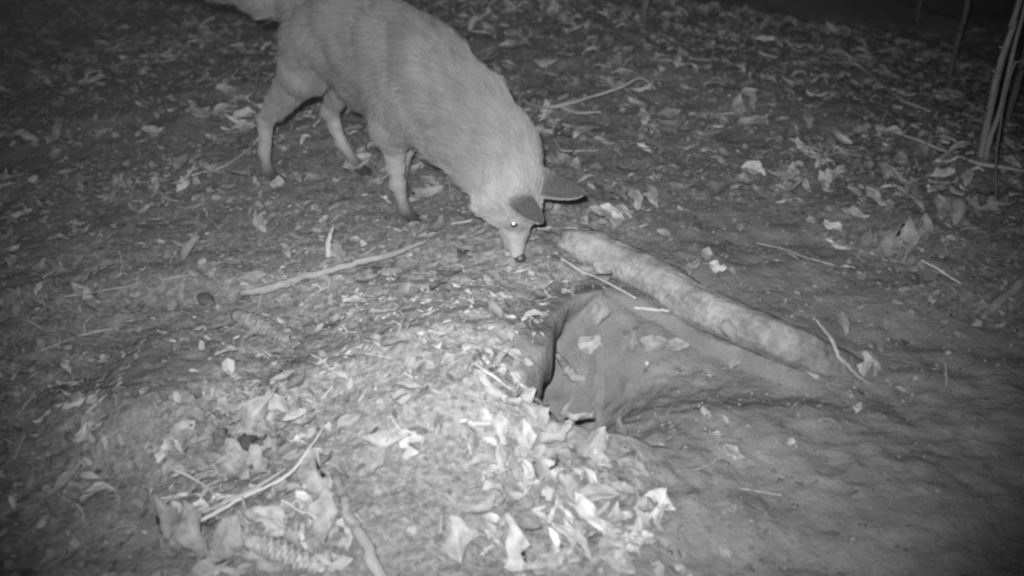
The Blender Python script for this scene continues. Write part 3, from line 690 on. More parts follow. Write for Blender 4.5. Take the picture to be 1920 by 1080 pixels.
LV = [
 # burrow earth and beyond
 (1222, 968, 80, 60, .85, 'large bright ragged leaf at the edge of the bare dug earth', dict(wr=.8, kind='lobed', tilt=25, fold=.1)),
 (1374, 860, 50, -5, .62, 'pale folded leaf lying alone on the bare earth', dict(wr=.55, tilt=30)),
 (1346, 861, 20, 10, .6, 'small leaf scrap touching the folded leaf on bare earth', dict(wr=.8)),
 (1479, 840, 17, 40, .8, 'tiny bright square leaf scrap on the bare earth', dict(wr=.9, kind='strip')),
 (1546, 803, 34, 0, .45, 'dull narrow leaf scrap on the bare earth', dict(wr=.4)),
 (1467, 904, 36, -18, .6, 'slim pale leaf scrap above the thin twig on bare earth', dict(wr=.3)),
 (1412, 326, 50, -12, .75, 'bright domed leaf alone on the dark ground right of the fox', dict(wr=.62, tilt=30, curl=-.35)),
 (1560, 433, 34, -35, .8, 'small pale oval leaf above the narrow strip leaf', dict(wr=.6, tilt=25)),
 (1566, 468, 46, -16, .7, 'narrow pale strip leaf below the small oval one', dict(wr=.26, kind='strip')),
 (1514, 358, 40, -52, .6, 'narrow slanting strip leaf on the dark slope', dict(wr=.24, kind='strip')),
 (1617, 696, 42, -68, .75, 'pale upright leaf beside the buried end of the log', dict(wr=.5, tilt=45, lift=.015)),
 (1637, 702, 26, -70, .55, 'smaller leaf tucked against the upright one by the log end', dict(wr=.5, tilt=40, lift=.012)),
 (1377, 692, 24, 20, .6, 'small crumpled leaf scrap under the middle of the log', dict(wr=.7)),
 (1253, 222, 44, 0, .55, 'pale oval leaf on dark litter right of the forked branch', dict(wr=.5, tilt=25)),
 (1258, 246, 75, -12, .36, 'wide dim leaf just below a pale oval one', dict(wr=.5)),
 (1132, 271, 42, -2, .6, 'pale narrow leaf over the hooked twig', dict(wr=.4, tilt=22)),
 (1057, 305, 28, -30, .75, 'small bright leaf just above the fox ear', dict(wr=.6, tilt=25)),
 (1344, 516, 34, -12, .85, 'small bright leaf behind the upper edge of the log', dict(wr=.7, tilt=40, lift=.02)),
 (1322, 494, 26, 60, .65, 'curled upright leaf behind the log', dict(wr=.6, tilt=35, lift=.02)),
 (1300, 505, 38, 10, .65, 'flat pale leaf scrap behind the log', dict(wr=.45, tilt=25)),
 (1245, 450, 36, -20, .6, 'pale leaf tucked behind the thick end of the log', dict(wr=.6, tilt=25)),
 (1128, 527, 40, -35, .9, 'bright round leaf caught on the twig below the log', dict(wr=.75, tilt=35, lift=.025)),
 (1125, 600, 46, 60, .5, 'cupped leaf hanging in the top of the burrow mouth', dict(wr=.65, tilt=35, curl=.6, fold=.5, lift=.02)),
 (1106, 652, 42, 18, .5, 'square pale leaf inside the burrow hollow', dict(wr=.8, tilt=25, kind='strip')),
 (1226, 655, 60, -12, .42, 'wide pale leaf inside the hollow under the log', dict(wr=.5, tilt=25)),
 (1270, 660, 44, 5, .40, 'dull leaf beside the wide one in the hollow', dict(wr=.55, tilt=20)),
 (1180, 650, 34, 40, .36, 'dull crumpled leaf in the middle of the hollow', dict(wr=.7, tilt=20)),
 (1022, 545, 34, 30, .75, 'bright leaf scrap on the crumbling bank above the burrow', dict(wr=.5, tilt=25)),
 (1014, 528, 24, -20, .7, 'small leaf scrap next to the bank below the muzzle', dict(wr=.6, tilt=25)),
 (1796, 640, 26, -40, .5, 'small pale leaf scrap beside the grey root', dict(wr=.6, tilt=30)),
 # mound and fox
 (827, 633, 50, 8, .9, 'bright white leaf lying alone on the mound', dict(wr=.42, tilt=25, curl=.4)),
 (666, 575, 48, -2, .85, 'white leaf below the thick stick', dict(wr=.5, tilt=25, kind='lobed')),
 (762, 830, 66, -62, .9, 'bright triangular leaf in front of the mound', dict(wr=.85, tilt=35, kind='tri')),
 (726, 832, 90, -4, .72, 'long pale leaf lying against the triangular leaf', dict(wr=.32, tilt=15)),
 (398, 325, 46, -4, .62, 'pale oval leaf left of the hind foot', dict(wr=.42, tilt=25)),
 (520, 415, 40, -2, .7, 'pale oval leaf in front of the hind feet', dict(wr=.42, tilt=25)),
 (382, 468, 50, 12, .55, 'dull pale leaf among bare crumbs left of the stick', dict(wr=.45, tilt=25)),
 (520, 350, 28, 50, .7, 'small leaf touching the rear hind paw', dict(wr=.8, tilt=30)),
 (348, 305, 70, 4, .45, 'long dull strip leaf behind the tail side', dict(wr=.28, kind='strip')),
 (450, 258, 60, 50, .45, 'narrow leaf pointing up beside the hind leg', dict(wr=.4, tilt=20)),
 (212, 365, 50, 35, .45, 'dull curled leaf in the dim litter', dict(wr=.4, tilt=25)),
 (335, 565, 60, 68, .62, 'narrow upright leaf beside the dark oval stone', dict(wr=.35, tilt=30)),
 (300, 560, 40, 60, .4, 'dim leaf left of the narrow upright one', dict(wr=.5, tilt=20)),
 (424, 612, 66, 30, .62, 'broad pale leaf resting against the upper cone', dict(wr=.65, tilt=22, wave=.2)),
 (188, 512, 62, 10, .42, 'flat strip leaf of a dim pair', dict(wr=.35, kind='strip', tilt=20)),
 (152, 528, 50, 28, .38, 'lower curled leaf of a dim pair', dict(wr=.4, tilt=20)),
 (672, 320, 58, 12, .62, 'pale leaf covering the far hind foot', dict(wr=.6, tilt=30, lift=.02)),
 (800, 374, 66, 18, .6, 'broad pale leaf just behind the front paw', dict(wr=.55, tilt=22)),
 (715, 343, 36, 15, .66, 'small pale leaf between front and hind feet', dict(wr=.5, tilt=20)),
 (832, 325, 40, -10, .6, 'pale leaf scrap behind the throat', dict(wr=.5, tilt=20)),
 (130, 910, 82, 38, .5, 'long pale strip leaf alone on grey moss', dict(wr=.3, tilt=18, curl=.1)),
 (80, 840, 30, 20, .4, 'small round leaf in the dim moss', dict(wr=.8)),
 (100, 1062, 75, 25, .4, 'dull broad leaf in the dim near corner', dict(wr=.5, tilt=22)),
 # leaf heap in front
 (480, 790, 118, 22, .62, 'long curved pale leaf at the top of the front heap', dict(wr=.36, tilt=25, curl=-.3, lift=.02)),
 (528, 778, 48, -35, .66, 'bent tip leaf beside the long curved leaf', dict(wr=.55, tilt=25, lift=.02)),
 (500, 822, 56, -30, .72, 'short pale leaf under the long curved leaf', dict(wr=.4, tilt=25, lift=.015)),
 (438, 900, 80, -28, .52, 'ribbed leaf below the black mould', dict(wr=.5, tilt=25, lift=.015)),
 (452, 872, 66, -62, .62, 'folded narrow leaf beside the black mould', dict(wr=.4, tilt=35, fold=.6, lift=.02)),
 (492, 884, 66, -56, .72, 'pale smooth leaf right of the black mould', dict(wr=.5, tilt=30, lift=.02)),
 (602, 908, 92, -60, .58, 'large ribbed leaf beside the thick grey root', dict(wr=.55, tilt=32, fold=.15, lift=.02)),
 (565, 872, 56, -20, .45, 'brownish leaf half under the large ribbed leaf', dict(wr=.6, tilt=20)),
 (352, 936, 80, 38, .48, 'dull leaf leaning on the straight stick', dict(wr=.45, tilt=20)),
 (325, 1010, 120, -58, .55, 'big torn leaf at the dark edge of the front heap', dict(wr=.4, tilt=35, kind='lobed', lift=.02)),
 (378, 1020, 110, -74, .6, 'tall pale leaf standing in the front heap', dict(wr=.45, tilt=40, lift=.03)),
 (425, 1030, 100, 45, .5, 'broad leaf fanned beside the tall pale leaf', dict(wr=.55, tilt=25, lift=.02)),
 (405, 1072, 90, 12, .62, 'pale flat leaf at the bottom of the front heap', dict(wr=.4, tilt=20, lift=.01)),
 (505, 992, 58, -30, .66, 'small pale leaf above the lower cone', dict(wr=.6, tilt=30, lift=.02)),
 (500, 1068, 85, 0, .6, 'wide rounded leaf below the lower cone', dict(wr=.55, tilt=25, lift=.015)),
 (612, 985, 90, 72, .5, 'ragged standing leaf left of the thick root', dict(wr=.5, tilt=30, kind='lobed', lift=.02)),
 (625, 1072, 80, 15, .55, 'pale leaf at the bottom beside the thick root', dict(wr=.5, tilt=25, lift=.015)),
 (560, 1040, 60, -50, .4, 'dark brown leaf right of the lower cone', dict(wr=.6, tilt=20, lift=.01)),
 (655, 800, 50, 20, .5, 'dull leaf in the crumbs right of the slender twig', dict(wr=.6, tilt=20)),
 (700, 880, 62, 30, .5, 'grey leaf scrap above the root', dict(wr=.5, tilt=18)),
 # leaves spilling over the burrow rim
 (922, 748, 86, -14, .62, 'bright leaf lying across the top of the rim pile', dict(wr=.32, tilt=20, lift=.018)),
 (972, 762, 66, 20, .66, 'broad bright leaf under the thorny twig', dict(wr=.6, tilt=25, lift=.02)),
 (905, 820, 70, 0, .6, 'flat bright leaf at the pile edge beside the wood chip', dict(wr=.4, tilt=18, lift=.012)),
 (1000, 802, 60, -40, .62, 'bright rounded leaf in the middle of the rim pile', dict(wr=.65, tilt=28, lift=.02)),
 (1042, 834, 66, 28, .70, 'bright notched leaf at the centre of the rim pile', dict(wr=.65, tilt=28, kind='lobed', lift=.022)),
 (985, 840, 56, -62, .66, 'bright curled leaf left of the notched leaf', dict(wr=.55, tilt=32, fold=.5, lift=.02)),
 (942, 826, 56, -80, .72, 'narrow standing leaf in the rim pile', dict(wr=.42, tilt=32, lift=.018)),
 (1078, 800, 66, -14, .6, 'rolled leaf at the end of the thorny twig', dict(wr=.4, tilt=20, fold=.7, lift=.018)),
 (1112, 850, 66, 60, .6, 'crumpled leaf on the slope into the hollow', dict(wr=.6, tilt=30, wave=.3, lift=.018)),
 (1156, 822, 50, 75, .5, 'leaf standing on edge at the rim of the hollow', dict(wr=.5, tilt=50, lift=.02)),
 (985, 912, 62, -64, .8, 'slim bright leaf below the rim pile', dict(wr=.32, tilt=30, lift=.015)),
 (942, 880, 56, -86, .7, 'slim upright leaf in front of the mound', dict(wr=.3, tilt=30, lift=.015)),
 (1040, 902, 66, -24, .66, 'pale leaf scrap right of the slim bright leaf', dict(wr=.4, tilt=20, lift=.015)),
 (1186, 893, 66, -20, .55, 'grey crumpled leaf near the hollow above the ragged one', dict(wr=.5, tilt=22, wave=.25, lift=.012)),
 (1160, 932, 62, -18, .5, 'dull oval leaf left of the ragged bright leaf', dict(wr=.45, tilt=20, lift=.014)),
 (1118, 948, 82, -8, .62, 'broad pale leaf in the lower pile', dict(wr=.45, tilt=20, lift=.02)),
 (1062, 940, 62, -48, .66, 'pointed pale leaf at the top of the lower pile', dict(wr=.5, tilt=25, lift=.02)),
 (1108, 985, 84, -60, .85, 'long bright leaf standing in the lower pile', dict(wr=.34, tilt=32, lift=.022)),
 (1136, 1005, 66, -16, .72, 'pale leaf crossing under the long bright one', dict(wr=.4, tilt=20, lift=.014)),
 (1070, 1032, 96, -38, .8, 'narrow bright leaf slanting across the lower pile', dict(wr=.26, tilt=25, lift=.016)),
 (964, 1040, 90, -82, .68, 'large smooth wedge-shaped leaf at the bottom edge', dict(wr=.6, tilt=35, kind='tri', fold=.05, wave=.04, lift=.02)),
 (1152, 1030, 62, 22, .62, 'dull pale leaf at the bottom of the lower pile', dict(wr=.5, tilt=20, lift=.012)),
 (1030, 1072, 70, 30, .6, 'pale leaf cut by the bottom edge', dict(wr=.5, tilt=22, lift=.012)),
 (1186, 1000, 44, 62, .62, 'small pointed leaf below the ragged bright leaf', dict(wr=.5, tilt=30, lift=.012)),
 (1165, 1062, 80, -42, .5, 'brownish leaf at the end of the lower pile', dict(wr=.5, tilt=20, lift=.012)),
 (900, 960, 60, 30, .5, 'grey leaf left of the wedge-shaped leaf', dict(wr=.5, tilt=18, lift=.01)),
 (855, 1030, 80, -65, .6, 'pale mossy leaf on the near ground right of the root', dict(wr=.5, tilt=25, lift=.015)),
 # dark slope to the right
 (1386, 212, 46, 82, .45, 'upright half of a split leaf on the dark slope', dict(wr=.4, tilt=35, lift=.015)),
 (1408, 204, 40, 50, .45, 'slanting half of a split leaf on the dark slope', dict(wr=.4, tilt=30, lift=.015)),
 (1412, 236, 56, 8, .42, 'crumpled leaf beneath a split leaf', dict(wr=.6, tilt=25)),
 (1437, 232, 28, -50, .6, 'small bright strip beside the crumpled leaf', dict(wr=.25, kind='strip')),
 (1537, 152, 40, 0, .42, 'dim cupped leaf high on the dark slope', dict(wr=.45, tilt=25, curl=-.4)),
 (1490, 262, 46, -78, .4, 'dim standing leaf on the slope', dict(wr=.5, tilt=40)),
 (1600, 370, 52, -16, .45, 'curved leaf at the start of the leaf bank', dict(wr=.5, tilt=25, curl=-.4)),
 (1545, 342, 36, 52, .5, 'pointed leaf above the curved one on the leaf bank', dict(wr=.5, tilt=30)),
 (1602, 408, 56, -8, .45, 'long dim leaf across the leaf bank', dict(wr=.35, tilt=20)),
 (1642, 380, 50, -40, .45, 'slanting dim leaf on the leaf bank', dict(wr=.4, tilt=25)),
 (1680, 455, 80, 40, .42, 'largest pale leaf of the leaf bank', dict(wr=.6, tilt=30)),
 (1725, 440, 60, 75, .4, 'tall dim leaf standing in the leaf bank', dict(wr=.4, tilt=35)),
 (1760, 400, 56, -55, .36, 'long dim leaf below the dark broad root', dict(wr=.4, tilt=25)),
 (1840, 400, 80, -20, .3, 'wide dim leaf beside the dark broad root', dict(wr=.6, tilt=25)),
 (1690, 510, 60, -15, .42, 'leaf at the foot of the leaf bank by the pale twig', dict(wr=.55, tilt=22)),
]
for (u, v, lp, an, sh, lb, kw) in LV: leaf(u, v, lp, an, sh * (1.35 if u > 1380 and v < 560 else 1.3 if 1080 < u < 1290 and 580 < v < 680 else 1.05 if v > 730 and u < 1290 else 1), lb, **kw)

# ------------------------------------------------------------------ cones, stone, mould
def cone(pix, r_px, label):
    p = ground_path(pix, 0.018); A, B = Vector(p[0]), Vector(p[1]); dep = proj(p[0])[2]; r = r_px * dep / FPX
    ax_ = (B - A); L = ax_.length; ax_.normalize(); s1 = ax_.cross(Vector((0, 0, 1))).normalized(); s2 = s1.cross(ax_)
    core, Fc = tube([A, A.lerp(B, .5), B], [r * .55, r * .8, r * .2], 10, 10, .05, 0, 3); core, c = relloc(core)
    o = link('spruce_cone', mesh('spruce_cone', core, Fc, M_CONE), None, c); tag(o, label, 'cone')
    V = []; Fq = []; n = 110
    for i in range(n):
        t = (i + .5) / n; th = i * 2.39996; rr = r * (math.sin(math.pi * (t * .86 + .10)) ** .7)
        d = s1 * math.cos(th) + s2 * math.sin(th); sd = ax_.cross(d); b = A + ax_ * L * t + d * rr * .62 - c
        w_ = r * .40; l_ = L * .12; k = len(V)
        V += [b - sd * w_ * .6, b + sd * w_ * .6, b + ax_ * l_ * .55 + sd * w_ + d * rr * .26, b + ax_ * l_ + d * rr * (.30 + .2 * rng.random()), b + ax_ * l_ * .55 - sd * w_ + d * rr * .34, b + ax_ * l_ * .5 + d * rr * .36]
        Fq += [(k, k + 1, k + 5), (k + 1, k + 2, k + 5), (k + 2, k + 3, k + 5), (k + 3, k + 4, k + 5), (k + 4, k, k + 5)]
    tag(link('cone_scales', mesh('cone_scales', V, Fq, M_CONE, False), o), kind='stuff')
cone([(442, 590), (528, 632)], 22, 'pale spruce cone lying beside a broad leaf left of the mound')
cone([(462, 1012), (592, 1062)], 26, 'larger spruce cone in the front leaf heap')
def lump(name, u, v, rpx, squash, mat, label, cat, lift, seed, rot=0, crump=.35):
    c = G(u, v); r = rpx * proj(c)[2] / FPX; V = []; Fc = []; n = 10
    for i in range(n + 1):
        for j in range(2 * n):
            th = math.pi * i / n; ph = math.pi * j / n; q = Vector((math.sin(th) * math.cos(ph), math.sin(th) * math.sin(ph), math.cos(th)))
            k = 1 + crump * (float(vnoise(np.array(q.x * 2.2 + seed), np.array(q.y * 2.2 + q.z * 1.7), seed)) - .5)
            V.append((q.x * r * squash[0] * k, q.y * r * squash[1] * k, q.z * r * squash[2] * k))
    for i in range(n):
        for j in range(2 * n):
            a = i * 2 * n; Fc.append((a + j, a + 2 * n + j, a + 2 * n + (j + 1) % (2 * n), a + (j + 1) % (2 * n)))
    o = link(name, mesh(name, V, Fc, mat), None, (c[0], c[1], c[2] + lift)); o.rotation_euler = (0, 0, rot); return tag(o, label, cat)
lump('stone', 387, 567, 20, (1.3, .7, .45), M_STONE, 'smooth dark oval stone beside a narrow upright leaf', 'stone', .006, 3, R(-50))
lump('stone', 412, 826, 24, (.7, 1.0, .9), M_STONE, 'dull dark stump-like stone left of the front leaf heap', 'stone', .000, 8, 0, .8)
lump('mould', 462, 846, 20, (1.0, .7, .9), M_FUNGUS, 'black lump of mould between the pale leaves of the heap', 'mould', .012, 5, 0, 1.5)
lump('mould', 470, 866, 15, (.8, .8, .8), M_FUNGUS, 'smaller black mould lump under the upper one', 'mould', .010, 6, 0, 1.5)

# ------------------------------------------------------------------ saplings on the dark slope
def plane_pt(u, v, y):
    d = VF + (u - 960) / FPX * VR + (540 - v) / FPX * VU; return VC + d * (y - VC[1]) / d[1]
def sapling(pix, rad_px, label, extra=(), stubs=(), mat=M_BARK, top=1.1):
    b = G(*pix[0]); y = b[1]; k = proj(b)[2] / FPX
    pts = [Vector(plane_pt(u, v, y)) for (u, v) in pix]; pts[0] = pts[0] - Vector((0, 0, .03))
    d = (pts[-1] - pts[-2]).normalized(); pts += [pts[-1] + d * top * .5 + Vector((.02, .03, 0)), pts[-1] + d * top + Vector((-.03, .05, 0))]
    o = bpy.data.objects.new('sapling', None); COL.objects.link(o); o.location = b; o.empty_display_size = .05; tag(o, label, 'sapling', 'saplings on the dark slope')
    bb = Vector(b); rr = [r * k * .8 for r in rad_px]; rr += [rr[-1] * .8, rr[-1] * .45]
    V, Fc = tube(pts, rr, 50, 12, .2, .35, int(pix[0][0])); link('trunk', mesh('trunk', [p - bb for p in V], Fc, mat), o)
    for (px_, r_) in extra:
        q = [Vector(plane_pt(u, v, y - .03)) for (u, v) in px_]
        V, Fc = tube(q, [r * k for r in r_], 26, 8, .08, .15, int(px_[0][0])); link('side_stem', mesh('side_stem', [p - bb for p in V], Fc, mat), o)
    for (px_, r_) in stubs:
        q = [Vector(plane_pt(u, v, y - .005)) for (u, v) in px_]
        V, Fc = tube(q, [r * k for r in r_], 6, 6, .1, .1, 3); link('thorn', mesh('thorn', [p - bb for p in V], Fc, mat), o)
    dirv = [Vector((.5, .4, .7)), Vector((-.6, .2, .6)), Vector((.2, -.6, .8))]
    for i in range(3):
        s = pts[-2].lerp(pts[-1], .25 + .3 * i); q = dirv[i].normalized()
        V, Fc = tube([s, s + q * .18, s + q * .34 + Vector((0, 0, .04))], [rr[-1] * 1.1, rr[-1] * .8, rr[-1] * .3], 10, 6, .1, .2, i)
        link('branch', mesh('branch', [p - bb for p in V], Fc, mat), o)
sapling([(1838, 303), (1848, 250), (1862, 180), (1882, 100), (1900, 40), (1912, 0)], [9.5, 9, 8, 7, 6.5, 6], 'pale thorny sapling rising from the end of the long branch',
        extra=[([(1848, 300), (1858, 255), (1874, 210), (1888, 150), (1905, 75), (1920, 20), (1935, -60)], [6, 5, 4.5, 4, 3.5, 3, 2])],
        stubs=[([(1868, 135), (1858, 132)], [3, .8]), ([(1880, 90), (1872, 87)], [3, .8])], mat=wood_material('pale_sapling_bark', .09, .22, 40, bstr=.8))
sapling([(1876, 372), (1868, 300), (1876, 230), (1888, 165), (1904, 118), (1930, 110)], [3, 3, 3, 3, 2.5, 2], 'whip-thin crooked sapling in front of the pale thorny one', top=.5)
sapling([(1884, 232), (1900, 180), (1920, 115), (1945, 30)], [11, 10, 9, 8], 'dark sapling half hidden behind the pale thorny one', top=.8)
sapling([(1778, 146), (1790, 100), (1804, 50), (1815, 0)], [6, 6.5, 6, 6], 'lone thin dim sapling standing apart from the pale one')
sapling([(1203, 38), (1208, 18), (1212, 0)], [10, 9, 9], 'young grey trunk rising straight above the forked branch')
sapling([(1718, 40), (1723, 18), (1728, 0)], [6, 5, 5], 'barely visible sapling in the darkness by the lone thin one')

# ------------------------------------------------------------------ the rest of the litter
def in_view_sample(n, y0=0.72, y1=3.9):
    y = np.sqrt(rng.random(n) * (y1 * y1 - y0 * y0) + y0 * y0); x = (rng.random(n) * 2 - 1) * (0.60 * y + 0.28)
    return x, y
def soil_mask(x, y):
    d, _ = poly_dist(x, y, SOIL + SOIL[:1], [1] * (len(SOIL) + 1)); i = inside(x, y, SOIL)
    s_ = np.where(i, sstep(0, .05, d), 0.0)
    d2, _ = poly_dist(x, y, SLOPE + SLOPE[:1], [1] * (len(SLOPE) + 1))
    s_ = np.maximum(s_, np.where(inside(x, y, SLOPE), .82 * sstep(0, .08, d2), 0))
    d4, _ = poly_dist(x, y, HOLLOW + HOLLOW[:1], [1] * (len(HOLLOW) + 1)); s_ = np.maximum(s_, np.where(inside(x, y, HOLLOW), .75 * sstep(0, .03, d4), 0))
    d3, _ = poly_dist(x, y, LIP, LIPW)                       # the steep bank of the burrow stays bare
    return np.maximum(s_, np.where(inside(x, y, PIT), sstep(0, .01, d3) * (d3 < .3), 0))
def terrain_frames(x, y):
    e = .012; gxx = (tgrid(x + e, y) - tgrid(x - e, y)) / (2 * e); gyy = (tgrid(x, y + e) - tgrid(x, y - e)) / (2 * e); return gxx, gyy
nose_w = FO + FH * hd(.11, 0, 0)[0] + FL * hd(.11, 0, 0)[1]
MX, MY = W2(820, 580)
# countable leaves of the litter: shared shapes, one object each
shapes = {}
def shape_mesh(k, t):
    if (k, t) not in shapes:
        rg = np.random.default_rng(k * 31 + 5)
        V, Fc, uv = leaf_geo(0.05, rg.uniform(.38, .62), rg.uniform(-.4, .5), rg.uniform(0, .5), rg.uniform(.08, .25), ['oval', 'oval', 'lobed', 'oval', 'strip', 'tri'][k % 6], 500 + k, 0.12 + 0.060 * t)
        shapes[(k, t)] = mesh('litter_leaf', V, Fc, M_LEAF, True, {'luv': uv})
    return shapes[(k, t)]
n0 = 9000
lx, ly = in_view_sample(n0)
HEAPS = [[W2(*q) for q in [(300, 860), (420, 740), (560, 740), (640, 860), (700, 1120), (330, 1120)]], [W2(*q) for q in [(880, 730), (980, 740), (1120, 830), (1250, 940), (1230, 1120), (920, 1120), (900, 880)]]]
ex = rng.uniform(-.75, .35, 6000); ey = rng.uniform(.85, 1.35, 6000); kp = inside(ex, ey, HEAPS[0]) | inside(ex, ey, HEAPS[1])
lx = np.concatenate([lx, ex[kp][:330]]); ly = np.concatenate([ly, ey[kp][:330]]); n0 = len(lx)          # leaves drifted together in the two near heaps
patch = 0.16 + 2.6 * (vnoise(lx * 2.6, ly * 2.6, 61)) ** 1.3 * vnoise(lx * 7, ly * 7, 62) ** 1.3
mound = np.exp(-(((lx - MX) / .42) ** 2 + ((ly - MY) / .36) ** 2))
dens = patch * (1 - .82 * mound) * (1 - .985 * soil_mask(lx, ly)) * np.clip(.42 + .28 * (ly - 1.0), .4, .95)
bare = inside(lx, ly, [W2(*q) for q in [(1120, 440), (1200, 380), (1420, 370), (1700, 560), (1700, 640), (1600, 640), (1400, 560)]])
dens = np.where(bare, dens * .25, dens)
heap = inside(lx, ly, HEAPS[0]) | inside(lx, ly, HEAPS[1])
dens = np.where(heap, np.maximum(dens, .85), dens)
foxm = ((lx - FO[0]) ** 2 + (ly - FO[1]) ** 2 < .035 ** 2)
sx, sy = terrain_frames(lx, ly)
ok = (rng.random(n0) < dens) & ~foxm & (np.hypot(sx, sy) < .9) & (np.hypot(lx - nose_w[0], ly - nose_w[1]) > .06)
lx, ly = lx[ok], ly[ok]
pu, pv, pd = [], [], []
for a, b in zip(lx, ly):
    q = proj((a, b, 0)); pu.append(q[0]); pv.append(q[1]); pd.append(q[2])
pu, pv, pd = map(np.array, (pu, pv, pd))
size = rng.uniform(.024, .062, len(lx)) * np.clip(.8 + .2 * (ly - 1), .75, 1.25); shd = rng.beta(2.0, 3.0, len(lx)); heap = heap[ok]; size = np.where(heap, size * .85, size); shd = np.where(heap, np.clip(shd + .06, 0, .99), shd)
vis = (pu > 10) & (pu < 1910) & (pv > 10) & (pv < 1070)
foxbox = (pu > 480) & (pu < 1080) & (pv < 300)
score = np.where(vis & ~foxbox, size / pd * (0.5 + shd), -1)
order = np.argsort(-score); solo = set(order[:230].tolist())
ZL = [('dead leaf in the dark litter behind the fox', 'dead leaves behind the fox'), ('dead leaf in the dim litter on the tail side of the fox', 'dead leaves on the tail side'),
      ('dead leaf on the dark slope beyond the log', 'dead leaves beyond the log'), ('dead leaf in the near litter before the mound', 'dead leaves before the mound'), ('stray dead leaf on the bare dug earth', 'stray leaves on bare earth')]
def zone(u, v, x, y):
    if soil_mask(np.array([x]), np.array([y]))[0] > .5: return ZL[4]
    if u > 1080 and v < 720: return ZL[2]
    if v > 560: return ZL[3]
    if u < 560: return ZL[1]
    return ZL[0]
MARKS = [((1412, 326), 'near the bright domed leaf'), ((1100, 185), 'by the forked branch'), ((1300, 60), 'in the farthest lit litter'), ((1210, 40), 'at the foot of the straight grey trunk'),
         ((1660, 165), 'by the bent bare branch'), ((1760, 280), 'by the long straight branch'), ((1838, 300), 'at the foot of the pale sapling'), ((1778, 150), 'near the lone thin sapling'), ((1680, 450), 'on the leaf bank'),
         ((1850, 580), 'by the grey root'), ((1560, 450), 'near the narrow strip leaf'), ((1345, 515), 'behind the log'), ((1500, 480), 'by the faint twig above the log'), ((1540, 250), 'on the middle of the dark slope'),
         ((1620, 700), 'by the buried log end'), ((1250, 235), 'right of the forked branch'), ((1100, 280), 'by the hooked twig'), ((80, 370), 'by the long dim stick'), ((100, 100), 'in the darkest litter past the tail'),
         ((300, 130), 'in the dark litter under the tail'), ((450, 250), 'beside the hind leg'), ((398, 325), 'left of the hind foot'), ((180, 515), 'by the dim leaf pair'), ((200, 250), 'far behind the hind foot'), ((390, 470), 'left of the thick stick'),
         ((387, 567), 'by the dark oval stone'), ((140, 640), 'by the thin straight twig'), ((200, 750), 'by the short stout twig'), ((60, 480), 'at the dim outer edge'), ((440, 610), 'by the upper cone'), ((130, 910), 'by the long pale strip leaf'), ((60, 1000), 'in the dim near corner'),
         ((250, 960), 'left of the front heap'), ((430, 900), 'in the front heap'), ((520, 1040), 'by the lower cone'), ((600, 750), 'by the slender pale twig'), ((680, 980), 'by the thick grey root'), ((800, 900), 'in front of the mound'), ((880, 1040), 'left of the wedge-shaped leaf'),
         ((1000, 900), 'below the rim pile'), ((1100, 1000), 'in the lower pile'), ((1000, 790), 'in the rim pile'), ((670, 560), 'below the thick stick'), ((800, 400), 'by the front paw'), ((700, 320), 'between the feet of the fox'), ((830, 560), 'on the mound'), ((1400, 860), 'on the bare earth'), ((1700, 900), 'on the far bare earth'), ((1150, 650), 'in the hollow')]
def leaf_label(i, k, tier):
    w_ = min(MARKS, key=lambda q: (q[0][0] - pu[i]) ** 2 + 1.8 * (q[0][1] - pv[i]) ** 2)[1]
    sz = 'small' if size[i] < .034 else 'middling' if size[i] < .046 else 'large'
    return '%s %s %s leaf %s' % (sz, ['dark', 'dull', 'greyish', 'pale', 'bright', 'very bright'][tier], ['oval', 'oval', 'ragged', 'curled', 'strip-like', 'wedge-shaped'][k % 6], w_)
BV, BF, BU = [], [], []; nb = 0; SOLO = []
for i in range(len(lx)):
    tier = int(np.clip(shd[i] * 6, 0, 5)); yaw = rng.uniform(0, 6.283); tilt = rng.normal(0, R(16)); td = rng.uniform(0, 6.283)
    k = int(rng.integers(0, 18)); Mx = leaf_matrix(lx[i], ly[i], yaw, tilt, td, .004 + size[i] * .10 + abs(tilt) * size[i] * .25) @ Matrix.Scale(size[i] / .05, 4)
    me = shape_mesh(k, tier)
    if i in solo:
        o = link('fallen_leaf', me); o.matrix_world = Mx; z = zone(pu[i], pv[i], lx[i], ly[i]); tag(o, leaf_label(i, k, tier), 'leaf', 'dead leaves of the forest floor'); SOLO.append((pu[i], o))
    else:
        co = np.empty(len(me.vertices) * 3, np.float32); me.vertices.foreach_get('co', co); co = co.reshape(-1, 3)
        A = np.array(Mx); BV.append(co @ A[:3, :3].T + A[:3, 3]); uv = np.empty(len(co) * 3, np.float32); me.attributes['luv'].data.foreach_get('vector', uv)
        BU.append(uv.reshape(-1, 3)); f = np.empty(len(me.loops), np.int32); me.loops.foreach_get('vertex_index', f); BF.append(f.reshape(-1, 4) + nb); nb += len(co)
same = {}
for q in SOLO: same.setdefault(q[1]['label'], []).append(q)
for lb, qs in same.items():
    if len(qs) < 2: continue
    qs.sort(key=lambda q: q[0]); nth = ['leftmost', 'second', 'third', 'fourth', 'fifth', 'sixth', 'seventh', 'eighth']
    for j, (_, o_) in enumerate(qs):
        o_['label'] = lb + ', ' + ('rightmost' if j == len(qs) - 1 else 'leftmost' if j == 0 else nth[min(j, 7)] + ' from the left')
o = link('leaf_litter', fast_mesh('leaf_litter', np.concatenate(BV), np.concatenate(BF), M_LEAF, {'luv': np.concatenate(BU)}))
tag(o, 'countless small dead leaves strewn over the forest floor', 'leaf litter', kind='stuff')

